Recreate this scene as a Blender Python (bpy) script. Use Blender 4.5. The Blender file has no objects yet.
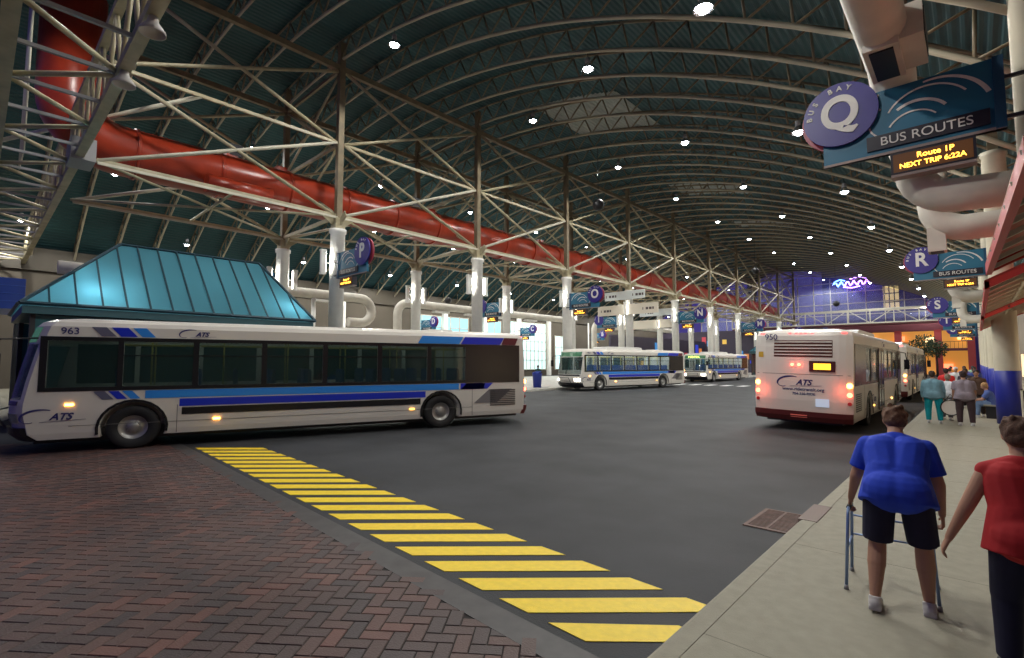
import bpy, bmesh, math, random
from mathutils import Vector, Matrix, Euler
random.seed(7)
S = bpy.context.scene
COL = S.collection
PI = math.pi

# ------------------------------------------------------------------ camera, sky, exposure
cam_d = bpy.data.cameras.new('camera'); cam = bpy.data.objects.new('camera', cam_d); COL.objects.link(cam)
cam_d.sensor_fit = 'HORIZONTAL'; cam_d.sensor_width = 36.0
cam_d.lens = 36.0 * 500.0 / 1024.0
cam_d.clip_end = 600; cam_d.clip_start = 0.05
cam.location = (0, 0, 2.0)
cam.rotation_euler = (PI / 2 + math.atan(34 / 500.0), 0, math.radians(42.8))
S.camera = cam
S.view_settings.view_transform = 'Standard'; S.view_settings.look = 'None'
S.view_settings.gamma = 1.0; S.view_settings.use_curve_mapping = False
S.view_settings.exposure = -0.2
w = bpy.data.worlds.new('dusk'); S.world = w; w.use_nodes = True
nt = w.node_tree; nt.nodes.clear()
wo = nt.nodes.new('ShaderNodeOutputWorld'); wb = nt.nodes.new('ShaderNodeBackground')
tc = nt.nodes.new('ShaderNodeTexCoord'); sx = nt.nodes.new('ShaderNodeSeparateXYZ'); cr = nt.nodes.new('ShaderNodeValToRGB')
nt.links.new(tc.outputs['Generated'], sx.inputs[0]); nt.links.new(sx.outputs['Z'], cr.inputs[0])
nt.links.new(cr.outputs[0], wb.inputs[0]); nt.links.new(wb.outputs[0], wo.inputs[0])
cr.color_ramp.elements[0].position = 0.0; cr.color_ramp.elements[0].color = (0.075, 0.055, 0.26, 1)
cr.color_ramp.elements[1].position = 0.5; cr.color_ramp.elements[1].color = (0.022, 0.030, 0.16, 1)
wb.inputs[1].default_value = 1.0
LAMP_W = 1500.0

# ------------------------------------------------------------------ materials
MATS = {}
def mat(name, col, rough=0.6, metal=0.0, emit=None, es=0.0, noise=0.0, nscale=5.0, bump=0.0, bscale=40.0, alpha=1.0, trans=0.0, spec=None):
    if name in MATS: return MATS[name]
    m = bpy.data.materials.new(name); m.use_nodes = True; n = m.node_tree; b = n.nodes['Principled BSDF']
    b.inputs['Base Color'].default_value = (*col, 1); b.inputs['Roughness'].default_value = rough; b.inputs['Metallic'].default_value = metal
    if spec is not None: b.inputs['Specular IOR Level'].default_value = spec
    if alpha < 1: b.inputs['Alpha'].default_value = alpha
    if trans: b.inputs['Transmission Weight'].default_value = trans
    if emit: b.inputs['Emission Color'].default_value = (*emit, 1); b.inputs['Emission Strength'].default_value = es
    if noise > 0:
        t = n.nodes.new('ShaderNodeTexCoord'); nz = n.nodes.new('ShaderNodeTexNoise'); nz.inputs['Scale'].default_value = nscale; nz.inputs['Detail'].default_value = 6
        r = n.nodes.new('ShaderNodeMapRange'); r.inputs[3].default_value = 1 - noise; r.inputs[4].default_value = 1 + noise; r.inputs[1].default_value = .3; r.inputs[2].default_value = .7
        mx = n.nodes.new('ShaderNodeVectorMath'); mx.operation = 'SCALE'; mx.inputs[0].default_value = col
        n.links.new(t.outputs['Object'], nz.inputs['Vector']); n.links.new(nz.outputs[0], r.inputs[0]); n.links.new(r.outputs[0], mx.inputs['Scale']); n.links.new(mx.outputs[0], b.inputs['Base Color'])
    if bump > 0:
        t = n.nodes.new('ShaderNodeTexCoord'); nz = n.nodes.new('ShaderNodeTexNoise'); nz.inputs['Scale'].default_value = bscale; nz.inputs['Detail'].default_value = 4
        bp = n.nodes.new('ShaderNodeBump'); bp.inputs['Strength'].default_value = bump; bp.inputs['Distance'].default_value = 0.01
        n.links.new(t.outputs['Object'], nz.inputs['Vector']); n.links.new(nz.outputs[0], bp.inputs['Height']); n.links.new(bp.outputs[0], b.inputs['Normal'])
    MATS[name] = m; return m
M_asph = mat('asphalt', (0.038, 0.039, 0.043), 0.72, spec=.3, noise=.3, nscale=.7, bump=.5, bscale=60)
M_conc = mat('sidewalk_concrete', (0.285, 0.265, 0.20), 0.75, noise=.08, nscale=9, bump=.4, bscale=90)
M_curb = mat('curb_stone', (0.42, 0.41, 0.36), 0.7, noise=.2, nscale=6)
M_yel = mat('yellow_road_paint', (0.90, 0.64, 0.012), 0.55, noise=.07, nscale=14, bump=.3, bscale=80)
M_wpaint = mat('white_road_paint', (0.75, 0.75, 0.74), 0.55, noise=.15, nscale=7)
M_border = mat('dark_border_stone', (0.050, 0.045, 0.045), 0.55, noise=.25, nscale=5)
M_mortar = mat('brick_joint_sand', (0.018, 0.013, 0.012), 0.9)
M_steel = mat('cream_painted_steel', (0.42, 0.37, 0.24), 0.5, noise=.2, nscale=2)
M_steelb = mat('brown_painted_steel', (0.21, 0.165, 0.10), 0.55, noise=.25, nscale=2)
M_steelw = mat('white_painted_steel', (0.60, 0.57, 0.46), 0.5, noise=.1, nscale=3)
M_white = mat('white_column_paint', (0.86, 0.85, 0.80), 0.45, noise=.05, nscale=3)
M_bluep = mat('blue_column_paint', (0.02, 0.03, 0.30), 0.4, noise=.1, nscale=3)
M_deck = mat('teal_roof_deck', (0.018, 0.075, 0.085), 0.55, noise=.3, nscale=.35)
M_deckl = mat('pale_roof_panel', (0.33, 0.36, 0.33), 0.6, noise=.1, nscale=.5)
M_red = mat('red_duct_paint', (0.34, 0.036, 0.014), 0.3, noise=.25, nscale=1.2)
M_duct = mat('white_duct_wrap', (0.66, 0.62, 0.54), 0.55, noise=.1, nscale=2, bump=.4, bscale=9)
M_black = mat('black_paint', (0.012, 0.012, 0.014), 0.45)
M_dark = mat('dark_metal', (0.035, 0.035, 0.04), 0.4, 0.3)
M_chrome = mat('bare_metal', (0.6, 0.6, 0.62), 0.25, 0.9)
M_bulb = mat('lamp_glow', (1, 1, 1), 0.4, emit=(0.86, 0.93, 1.0), es=45)
M_tube = mat('column_light_lens', (0.8, 0.8, 0.75), 0.4, emit=(1.0, 0.97, 0.88), es=42)
M_grey = mat('grey_paint', (0.30, 0.30, 0.31), 0.5)
M_wall = mat('beige_wall_paint', (0.25, 0.21, 0.16), 0.7, noise=.1, nscale=.5)

# ------------------------------------------------------------------ mesh collector
class MB:
    def __init__(s): s.v = []; s.f = []; s.sm = []
    def add(s, vs, fs, smooth=False):
        o = len(s.v); s.v += [tuple(v) for v in vs]; s.f += [tuple(i + o for i in f) for f in fs]; s.sm += [smooth] * len(fs); return s
    def box(s, a, b, M=None):
        x0, y0, z0 = a; x1, y1, z1 = b
        vs = [Vector(p) for p in ((x0,y0,z0),(x1,y0,z0),(x1,y1,z0),(x0,y1,z0),(x0,y0,z1),(x1,y0,z1),(x1,y1,z1),(x0,y1,z1))]
        if M is not None: vs = [M @ v for v in vs]
        return s.add(vs, [(0,3,2,1),(4,5,6,7),(0,1,5,4),(1,2,6,5),(2,3,7,6),(3,0,4,7)])
    def bar(s, p0, p1, w, h=None, up=(0,0,1)):
        p0 = Vector(p0); p1 = Vector(p1); h = h or w; d = (p1 - p0)
        if d.length < 1e-6: return s
        d.normalize(); u = Vector(up)
        if abs(d.dot(u)) > .98: u = Vector((1,0,0)) if abs(d.x) < .9 else Vector((0,1,0))
        sd = d.cross(u).normalized() * w / 2; u2 = sd.cross(d).normalized() * h / 2
        vs = [p0 - sd - u2, p0 + sd - u2, p0 + sd + u2, p0 - sd + u2, p1 - sd - u2, p1 + sd - u2, p1 + sd + u2, p1 - sd + u2]
        return s.add(vs, [(0,1,2,3),(7,6,5,4),(0,4,5,1),(1,5,6,2),(2,6,7,3),(3,7,4,0)])
    def cone(s, p0, p1, r0, r1, n=16, cap=True, smooth=True):
        return s.path([p0, p1], [r0, r1], n, cap, smooth)
    def path(s, pts, rad, n=12, cap=True, smooth=True):
        pts = [Vector(p) for p in pts]
        if not hasattr(rad, '__len__'): rad = [rad] * len(pts)
        vs = []; fs = []; prev = None
        for i, p in enumerate(pts):
            if i == 0: d = pts[1] - pts[0]
            elif i == len(pts) - 1: d = pts[-1] - pts[-2]
            else: d = (pts[i+1] - p).normalized() + (p - pts[i-1]).normalized()
            if d.length < 1e-9: d = Vector((0,0,1))
            d.normalize()
            if prev is None:
                u = Vector((0,0,1)) if abs(d.z) < .9 else Vector((1,0,0))
                a = d.cross(u).normalized()
            else:
                a = (prev - d * prev.dot(d)).normalized()
            prev = a; b = d.cross(a)
            for k in range(n):
                t = 2 * PI * k / n; vs.append(p + (a * math.cos(t) + b * math.sin(t)) * rad[i])
        for i in range(len(pts) - 1):
            for k in range(n):
                k2 = (k + 1) % n; fs.append((i*n+k, i*n+k2, (i+1)*n+k2, (i+1)*n+k))
        s.add(vs, fs, smooth)
        if cap:
            o = len(s.v) - len(vs)
            s.f.append(tuple(o + k for k in reversed(range(n)))); s.sm.append(False)
            s.f.append(tuple(o + (len(pts)-1)*n + k for k in range(n))); s.sm.append(False)
        return s
    def lathe(s, prof, c=(0,0,0), n=24, smooth=True):      # profile of (r, z) about a vertical axis
        vs = []; fs = []
        for r, z in prof:
            for k in range(n):
                t = 2*PI*k/n; vs.append((c[0] + r*math.cos(t), c[1] + r*math.sin(t), c[2] + z))
        for i in range(len(prof)-1):
            for k in range(n):
                k2 = (k+1) % n; fs.append((i*n+k, i*n+k2, (i+1)*n+k2, (i+1)*n+k))
        return s.add(vs, fs, smooth)
    def prism(s, poly, axis, a, b, smooth=False):          # 2-D outline extruded along an axis from a to b
        n = len(poly)
        def P(u, v, t): return {'x': (t, u, v), 'y': (u, t, v), 'z': (u, v, t)}[axis]
        vs = [P(u, v, a) for u, v in poly] + [P(u, v, b) for u, v in poly]
        fs = [tuple(reversed(range(n))), tuple(range(n, 2*n))]
        s.add(vs, fs); o = len(s.v) - 2*n
        for i in range(n):
            j = (i+1) % n; s.f.append((o+i, o+j, o+n+j, o+n+i)); s.sm.append(smooth)
        return s
    def ell(s, c, r, M=None, nu=16, nv=10):
        vs = []; fs = []; c = Vector(c)
        for j in range(nv + 1):
            ph = PI * j / nv
            for i in range(nu):
                th = 2*PI*i/nu; v = Vector((r[0]*math.sin(ph)*math.cos(th), r[1]*math.sin(ph)*math.sin(th), r[2]*math.cos(ph)))
                if M is not None: v = M @ v
                vs.append(c + v)
        for j in range(nv):
            for i in range(nu):
                i2 = (i+1) % nu; fs.append((j*nu+i, (j+1)*nu+i, (j+1)*nu+i2, j*nu+i2))
        return s.add(vs, fs, True)
    def mesh(s, name, m=None):
        me = bpy.data.meshes.new(name); me.from_pydata(s.v, [], s.f); me.validate()
        if len(me.polygons) == len(s.sm): me.polygons.foreach_set('use_smooth', s.sm)
        b = bmesh.new(); b.from_mesh(me); bmesh.ops.remove_doubles(b, verts=b.verts, dist=1e-5); bmesh.ops.recalc_face_normals(b, faces=b.faces); b.to_mesh(me); b.free()
        if m: me.materials.append(m)
        return me
    def build(s, name, m, parent=None, **kw):
        return link(name, s.mesh(name, m), parent, **kw)

def link(name, me, parent=None, loc=None, rot=None, label=None, cat=None, group=None, kind=None):
    o = bpy.data.objects.new(name, me); COL.objects.link(o)
    if parent is not None: o.parent = parent
    if loc is not None: o.location = loc
    if rot is not None: o.rotation_euler = rot
    return tag(o, label, cat, group, kind)
def tag(o, label=None, cat=None, group=None, kind=None):
    for k, v in (('label', label), ('category', cat), ('group', group), ('kind', kind)):
        if v: o[k] = v
    return o
def thing(name, label, cat, loc=(0,0,0), rz=0, group=None):
    return link(name, None, None, loc, (0, 0, rz), label, cat, group)
def dup(o, parent=None, **kw):
    c = o.copy(); COL.objects.link(c); c.parent = parent
    for ch in [x for x in o.children]: dup(ch, c)
    if 'loc' in kw: c.location = kw['loc']
    if 'rot' in kw: c.rotation_euler = kw['rot']
    if kw.get('label'): c['label'] = kw['label']
    return c
def to_mesh(o, name=None):                                 # evaluate modifiers or text into a plain mesh
    bpy.context.view_layer.update(); dg = bpy.context.evaluated_depsgraph_get()
    me = bpy.data.meshes.new_from_object(o.evaluated_get(dg)); 
    if name: me.name = name
    return me
FONTC = {}
def text_mesh(txt, size, depth, m, align='CENTER', shear=0.0, bold=0.0, spacing=1.0):
    key = (txt, size, depth, m.name, align, shear, bold)
    if key in FONTC: return FONTC[key]
    c = bpy.data.curves.new('lettering', 'FONT'); c.body = txt; c.size = size; c.extrude = depth; c.align_x = align; c.align_y = 'CENTER'; c.shear = shear; c.offset = bold; c.space_character = spacing
    o = bpy.data.objects.new('tmp', c); COL.objects.link(o); me = to_mesh(o, 'lettering'); bpy.data.objects.remove(o); bpy.data.curves.remove(c)
    me.materials.clear(); me.materials.append(m); FONTC[key] = me; return me

# ------------------------------------------------------------------ ground
def ground_rect(name, x0, x1, y0, y1, z0, z1, m, **kw): return MB().box((x0,y0,z0),(x1,y1,z1)).build(name, m, **kw)
ground_rect('floor', -75, 30, -25, 260, -.3, 0, M_asph, kind='structure')
CX = -1.66
sw = MB().prism([(CX+.16,-25),(6,-25),(6,112),(CX+.16,112)], 'z', -.2, .1)
# expansion joints are part of the slab outline: thin dark strips sit in one mesh
sw.build('sidewalk', M_conc, kind='structure')
j = MB()
for k in range(-4, 40): j.box((CX+.16, k*2.4+1.2, .098), (6, k*2.4+1.208, .1008))
j.build('sidewalk_joint', mat('joint_dark', (.20,.185,.14), .9), kind='structure')
MB().prism([(CX-.0,-.2),(CX+.165,-.2),(CX+.165,.104),(CX+.03,.104),(CX,.085)], 'y', -25, 112).build('curb_stone', M_conc, kind='structure')
isl = MB().prism([(-23.05, 20), (-23.0, 26), (-22.95, 110), (-45, 110), (-45, 20)], 'z', -.2, .14)
isl.build('platform', mat('platform_concrete', (.46,.45,.41), .7, noise=.15, nscale=2), kind='structure')
MB().prism([(-22.95,-3),(-22.95,18.4),(-23.6,19.9),(-26,20.05),(-52,20.05),(-52,-3)], 'z', -.2, .15).build('platform', M_conc, kind='structure')

# herringbone paving in front of the crosswalk
def brick_paving():
    wd, ln, ang = .118, .236, math.radians(38); g = .004
    vs = []; fs = []; tint = []
    ca, sa = math.cos(ang), math.sin(ang)
    R = int(22 / wd)
    rnd = random.Random(3)
    for i in range(-R, R):
        for jj in range(-R, R):
            k = (i - jj) % 4
            if k == 0: w_, h_ = ln, wd
            elif k == 3: w_, h_ = wd, ln
            else: continue
            x0 = i*wd; y0 = jj*wd
            cx = (x0 + w_/2)*ca - (y0 + h_/2)*sa - 9; cy = (x0 + w_/2)*sa + (y0 + h_/2)*ca
            if not (-17.5 < cx < -2.05 and -.9 < cy < 2.80 + .052*(-cx-2.4)): continue
            if cy < 0.6 and cx > -3.2: continue
            o = len(vs); t = rnd.random(); dz = rnd.uniform(-.0012, .0012)
            for (a, b, z) in ((g,g,0),(w_-g,g,0),(w_-g,h_-g,0),(g,h_-g,0),(g+.004,g+.004,.006),(w_-g-.004,g+.004,.006),(w_-g-.004,h_-g-.004,.006),(g+.004,h_-g-.004,.006)):
                X = x0+a; Y = y0+b; vs.append((X*ca - Y*sa - 9, X*sa + Y*ca, .006 + z + (dz if z else 0)))
            fs += [(o+4,o+5,o+6,o+7),(o,o+1,o+5,o+4),(o+1,o+2,o+6,o+5),(o+2,o+3,o+7,o+6),(o+3,o,o+4,o+7)]; tint += [t]*5
    me = bpy.data.meshes.new('brick_paving'); me.from_pydata(vs, [], fs)
    at = me.attributes.new('tint', 'FLOAT', 'FACE'); at.data.foreach_set('value', tint)
    m = mat('paving_brick', (.1,.05,.04), .6, bump=.5, bscale=70); n = m.node_tree; b = n.nodes['Principled BSDF']
    a = n.nodes.new('ShaderNodeAttribute'); a.attribute_name = 'tint'; r = n.nodes.new('ShaderNodeValToRGB'); n.links.new(a.outputs['Fac'], r.inputs[0])
    E = r.color_ramp.elements; E[0].position = 0; E[0].color = (.048,.034,.034,1); E[1].position = 1; E[1].color = (.135,.056,.043,1)
    e = E.new(.45); e.color = (.076,.042,.036,1); e = E.new(.8); e.color = (.096,.049,.040,1)
    nz = n.nodes.new('ShaderNodeTexNoise'); nz.inputs['Scale'].default_value = .9; nz.inputs['Detail'].default_value = 5
    tcx = n.nodes.new('ShaderNodeTexCoord'); n.links.new(tcx.outputs['Object'], nz.inputs['Vector'])
    mr = n.nodes.new('ShaderNodeMapRange'); mr.inputs[1].default_value = .3; mr.inputs[2].default_value = .7; mr.inputs[3].default_value = .75; mr.inputs[4].default_value = 1.25; n.links.new(nz.outputs[0], mr.inputs[0])
    sc = n.nodes.new('ShaderNodeVectorMath'); sc.operation = 'SCALE'; n.links.new(r.outputs[0], sc.inputs[0]); n.links.new(mr.outputs[0], sc.inputs['Scale']); n.links.new(sc.outputs[0], b.inputs['Base Color'])
    me.materials.append(m); link('brick_paving', me, kind='structure')
brick_paving()
MB().prism([(-17.6,-25),(-1.66,-25),(-1.66,2.85),(-17.6,3.65)], 'z', -.01, .0055).build('paving_bed', M_mortar, kind='structure')
MB().prism([(-22.9,3.80),(CX,2.70),(CX,2.97),(-22.9,4.07)], 'z', -.01, .0125).build('paving_border', M_border, kind='structure')
cw = thing('yellow_crosswalk', 'yellow diagonal striped crosswalk painted on the asphalt beside brick paving', 'crosswalk', (-.155,-.125,0), -.052)
for k in range(0, 21):
    x = -2.52 - k*.556
    q = MB().prism([(x,3.12),(x+.34,3.12),(x+.34+1.10,4.27),(x+1.10,4.27)] if k else [(x,3.12),(x+.36,3.12),(x+1.02,3.78),(x+.72+.0,3.80)], 'z', .001, .006)
    q.build('stripe', M_yel, cw)
zb = thing('white_crosswalk', 'white bar crosswalk across the roadway behind the stopped bus', 'crosswalk')
for k in range(6):
    x = -22.3 + k*1.42; MB().box((x, 44.6, .001), (x+.62, 46.6, .006)).build('stripe', M_wpaint, zb)
# storm drain by the curb
dr = thing('storm_drain', 'rectangular iron storm drain grate set in asphalt beside the curb', 'drain', (-1.95, 7.05, 0))
f = MB()
for a, b in (((-.26,-.47,.001),(.26,-.43,.012)),((-.26,.43,.001),(.26,.47,.012)),((-.26,-.43,.001),(-.22,.43,.012)),((.22,-.43,.001),(.26,.43,.012)),((-.012,-.43,.001),(.012,.43,.012))): f.box(a, b)
f.build('frame', mat('rusty_iron', (.11,.055,.04), .6, .4, noise=.3, nscale=8), dr)
g = MB()
for k in range(17): y = -.42 + k*.0505; g.box((-.22, y, .002), (.22, y+.022, .010))
g.build('grate', mat('rusty_iron', (0,0,0)), dr)
MB().box((-.22,-.43,.0005),(.22,.43,.0022)).build('pit', M_black, dr)
MB().box((.265,-.1,.02),(.47,.75,.108)).build('curb_inlet', mat('inlet_brown', (.12,.07,.05), .6), dr)
MB().box((.255,.0,.03),(.27,.65,.08)).build('inlet_opening', M_black, dr)

# ------------------------------------------------------------------ roof
AXC, AR, AZ = -26.3, 43.0, 17.9
def arch(x): return AZ - (AR - math.sqrt(AR**2 - (x - AXC)**2))
XL, XR = -52.0, 1.4
def arch_pts(off, n, r=None):
    r = AR + (off or 0); out = []
    a0 = math.asin((XL - AXC)/AR); a1 = math.asin((XR - AXC)/AR)
    for i in range(n+1):
        a = a0 + (a1-a0)*i/n; out.append((AXC + r*math.sin(a), AZ - AR + r*math.cos(a)))
    return out
def rib():
    t = thing('arched_roof_truss', 'long arched cream steel truss with zigzag webs spanning under the teal roof', 'roof truss', (0,0,0), 0, 'arched trusses carrying the roof')
    n = 40; lo = arch_pts(0, n); hi = arch_pts(1.05, n)
    a = MB(); b = MB(); c = MB()
    a.path([(x, 0, z) for x, z in lo], .075, 6); b.path([(x, 0, z) for x, z in hi], .055, 6)
    for i in range(n):
        m_ = ((hi[i][0]+hi[i+1][0])/2, 0, (hi[i][1]+hi[i+1][1])/2)
        c.cone((lo[i][0],0,lo[i][1]), m_, .042, .042, 5); c.cone(m_, (lo[i+1][0],0,lo[i+1][1]), .042, .042, 5)
    a.build('lower_chord', mat('pale_chord_paint', (.44,.39,.28), .45), t); b.build('upper_chord', M_steelb, t); c.build('web', M_steelb, t)
    return t
r0 = rib()
NR = 38; RY = [12.40 + 2.4375*k for k in range(-5, NR)]
for k, y in enumerate(RY):
    (r0 if k == 0 else dup(r0)).location = (0, y, 0)
LASTY = RY[-1]
# corrugated deck
def deck(y0, y1, name, m, off, x0=None, x1=None, **kw):
    r = AR + off; a0 = math.asin(((x0 if x0 is not None else XL) - AXC)/AR); a1 = math.asin(((x1 if x1 is not None else XR+.6) - AXC)/AR)
    n = max(8, int((a1-a0)*r/.30)); vs = []
    for i in range(n*4+1):
        a = a0 + (a1-a0)*i/(n*4); rr = r + (.05 if (i % 4) in (1,2) else 0)
        vs.append((AXC + rr*math.sin(a), AZ-AR+rr*math.cos(a)))
    m_ = MB(); N = len(vs)
    m_.add([(x,y0,z) for x,z in vs] + [(x,y1,z) for x,z in vs], [(i,i+1,N+i+1,N+i) for i in range(N-1)])
    r2 = r + .12; vt = [(AXC + r2*math.sin(a0+(a1-a0)*i/60), AZ-AR+r2*math.cos(a0+(a1-a0)*i/60)) for i in range(61)]
    m_.add([(x,y0,z) for x,z in vt] + [(x,y1,z) for x,z in vt], [(i,61+i,62+i,i+1) for i in range(60)])
    return m_.build(name, m, **kw)
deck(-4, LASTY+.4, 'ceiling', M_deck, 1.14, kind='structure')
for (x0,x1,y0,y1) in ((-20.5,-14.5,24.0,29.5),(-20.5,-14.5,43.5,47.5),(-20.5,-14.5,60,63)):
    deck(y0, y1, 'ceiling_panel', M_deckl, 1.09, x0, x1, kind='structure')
# ------------------------------------------------------------------ columns and lattice
B = 9.75; Y0 = 12.4; X1, X2 = -23.6, -30.2
NB = 10
def column_base():
    t = thing('round_column', 'x', 'column', (0,0,0), 0)
    MB().lathe([(.0,.12),(.36,.12),(.36,8.55),(.42,8.6),(.42,8.78),(0,8.78)], n=28).build('shaft', M_white, t)
    MB().lathe([(.0,.1),(.47,.1),(.47,.5),(.40,.55),(.37,.56)], n=28).build('collar', M_white, t)
    c = MB(); c.box((-.26,-.26,8.78),(.26,.26,9.35)); 
    for sx_, sy in ((1,0),(-1,0),(0,1),(0,-1)): c.bar((sx_*.2,sy*.2,9.1),(sx_*.75,sy*.75,9.5),.05,.35)
    c.build('bracket', M_steel, t)
    MB().box((-.15,-.15,9.3),(.15,.15,18.7)).build('roof_post', M_steelb, t)
    for sy in (-1, 1):                                     # two upright light boxes on arms
        f = MB(); f.bar((0,sy*.3,7.0),(0,sy*.62,7.0),.05,.05); f.box((-.09,sy*.75-.12,6.45),(.09,sy*.75+.12,7.6)); f.box((-.11,sy*.75-.14,7.55),(.11,sy*.75+.14,7.65)); f.box((-.11,sy*.75-.14,6.4),(.11,sy*.75+.14,6.5))
        f = f.build('light_box', M_white, t)
        MB().box((-.07,sy*.62-.005,6.52),(.07,sy*.62+.005,7.53)).build('lens', M_tube, f)
    return t
c0 = column_base()
r1l = ['beside the P bay sign, nearest the camera in the front row','in the front row between the P and O bay signs','carrying the O bay sign','carrying cream direction boards in the front row','carrying the N bay sign','just past the N bay sign','carrying the M bay sign','just past the M bay sign','carrying the L bay sign','at the far end of the front row']
r2l = ['behind the P sign column, nearest in the back row','in the back row between the red duct and white pipes','carrying the J bay sign, back row','in the back row behind the O bay sign','carrying the I bay sign, back row','carrying cream direction boards in the back row','in the back row beyond the cream boards','in the back row behind the M bay sign','two before the far end of the back row','at the far end of the back row']
first = True
for row, (x, lb) in enumerate(((X1, r1l), (X2, r2l))):
    for n in range(NB):
        o = c0 if first else dup(c0); first = False
        o.location = (x, Y0 + B*n, 0); o['label'] = 'white round column ' + lb[n]; o['group'] = 'white columns down the platform'
def lattice():
    t = thing('lattice_truss', 'brown and cream steel lattice panel between two platform columns', 'truss', (0,0,0), 0, 'lattice panels linking the platform columns')
    for z, r, m in ((9.5,.08,M_steel),(13.3,.07,M_steel),(17.3,.14,M_steelb)): MB().bar((0,.15,z),(0,B-.15,z),r*1.6,r*2).build('chord', m, t)
    MB().bar((.22,.15,9.35),(.22,B-.15,9.35),.08,.10).build('chord', M_steelw, t)
    for (a, za, b, zb_), m in (((.2,9.5,B-.2,13.3),M_steelw),((.2,13.3,B-.2,9.5),M_steel),((.2,13.3,B-.2,17.1),M_steel),((.2,17.2,B-.2,13.3),M_steel)):
        MB().cone((0,a,za),(0,b,zb_),.085,.085,8).build('brace', m, t)
    MB().box((-.03,B/2-.25,11.15),(.03,B/2+.25,11.65)).build('gusset', M_dark, t)
    return t
l0 = lattice(); first = True
for x in (X1, X2):
    for n in range(-1, NB-1):
        o = l0 if first else dup(l0); first = False; o.location = (x, Y0 + B*n, 0)
def cross():
    t = thing('cross_frame', 'steel cross frame tying the front and back rows of columns together', 'frame', (0,0,0), 0, 'cross frames between the two column rows')
    for z, m in ((9.5,M_steel),(13.3,M_steel),(17.3,M_steelb)): MB().bar((X2,0,z),(X1,0,z),.14,.16).build('chord', m, t)
    for a, za, b, zb_ in ((X2,9.5,X1,13.3),(X1,9.5,X2,13.3),(X2,13.3,X1,17.2),(X1,13.3,X2,17.2)): MB().cone((a,0,za),(b,0,zb_),.07,.07,8).build('brace', M_steel, t)
    return t
k0 = cross()
for n in range(0, NB):
    (k0 if n == 0 else dup(k0)).location = (0, Y0 + B*n, 0)
# horizontal bracing between the rows at the lower chord, one per bay
def hbr():
    t = thing('plan_brace', 'crossed steel rods lying flat between the two column rows under the red duct', 'brace', (0,0,0), 0, 'flat cross braces under the red duct')
    for a, b in ((X1,X2),(X2,X1)): MB().cone((a,.1,9.5),(b,B-.1,9.5),.06,.06,8).build('rod', M_steel, t)
    MB().cone((X1,B/2,9.5),(X2,B/2,9.5),.06,.06,8).build('rod', M_steel, t)
    return t
h0 = hbr()
for n in range(-1, NB-1): (h0 if n == -1 else dup(h0)).location = (0, Y0 + B*n, 0)

# entrance truss: crosses over the roadway near the camera
t = thing('entrance_truss', 'deep box lattice truss crossing over the entrance beside the red riser duct', 'truss')
ya, yb, za, zb_ = .2, 2.25, 9.4, 11.6
for y, z, r in ((ya,za,.30),(yb,za,.26),(ya,zb_,.22),(yb,zb_,.22)): MB().bar((-52,y,z),(0,y,z),r,.22).build('chord', M_steel, t)
k = 0; x = -51.5
while x < -1:
    MB().bar((x,ya,za),(x,yb,za),.09,.09).build('strut', M_grey, t)
    q = MB()
    if k % 2 == 0: q.cone((x,ya,za),(x+2.1,yb,za),.07,.07,6)
    else: q.cone((x,yb,za),(x+2.1,ya,za),.07,.07,6)
    q.build('lacing', M_steel, t)
    q = MB(); q.cone((x,yb,za),(x+1.05,yb,zb_),.06,.06,6); q.cone((x+1.05,yb,zb_),(x+2.1,yb,za),.06,.06,6); q.build('web', M_steel, t)
    q = MB(); q.cone((x,ya,za),(x+1.05,ya,zb_),.06,.06,6); q.cone((x+1.05,ya,zb_),(x+2.1,ya,za),.06,.06,6); q.build('web', M_steel, t)
    x += 2.1; k += 1
MB().cone((-30.2,.37,11.5),(-23.6,6.1,13.3),.09,.09,8).build('lit_brace', M_steelw, t)  # white steel stands in for light falling on this brace
MB().box((-24.2,2.0,9.2),(-22.9,2.7,10.0)).build('gusset_box', M_grey, t)
for i, (x, y) in enumerate(((-15.3,2.25),(-12.4,2.25))):
    f = thing('floodlight', ['small grey bell floodlight clamped under the entrance truss, lower one','small grey bell floodlight clamped under the entrance truss, higher one'][i], 'light', (x,y,9.28), 0)
    MB().lathe([(0,0),(.09,0),(.11,-.12),(.24,-.30),(.25,-.36),(.23,-.36),(.2,-.3),(0,-.2)], n=20).build('hood', mat('lamp_grey', (.5,.48,.46), .4), f)
    MB().cone((0,0,0),(0,0,.12),.04,.04,8).build('bracket', M_dark, f)

# ------------------------------------------------------------------ high bay lamps
def lamp_src():
    t = thing('high_bay_lamp', 'bright white bell shaped high bay lamp hanging from an arched roof truss', 'lamp', (0,0,0), 0, 'high bay lamps under the arched roof')
    q = MB(); q.cone((0,0,.45),(0,0,.05),.015,.015,6); q.build('hanger', M_dark, t)
    MB().lathe([(0,.22),(.10,.2),(.12,.0),(.10,-.02),(0,-.02)], n=14).build('housing', M_grey, t)
    MB().lathe([(.09,0),(.15,-.1),(.25,-.26),(.27,-.3),(.25,-.3),(.14,-.1),(.08,-.01)], n=18).build('reflector', M_chrome, t)
    MB().ell((0,0,-.22),(.19,.19,.18)).build('bulb', M_bulb, t)
    ld = bpy.data.lights.new('lamp_light', 'SPOT'); ld.energy = LAMP_W; ld.spot_size = math.radians(163); ld.spot_blend = .3; ld.color = (1.0, 0.985, 0.93); ld.shadow_soft_size = .22
    lo = bpy.data.objects.new('lamp_light', ld); COL.objects.link(lo); lo.parent = t; lo.location = (0,0,-.52)
    return t
L0 = lamp_src(); first = True
pos = []
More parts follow.
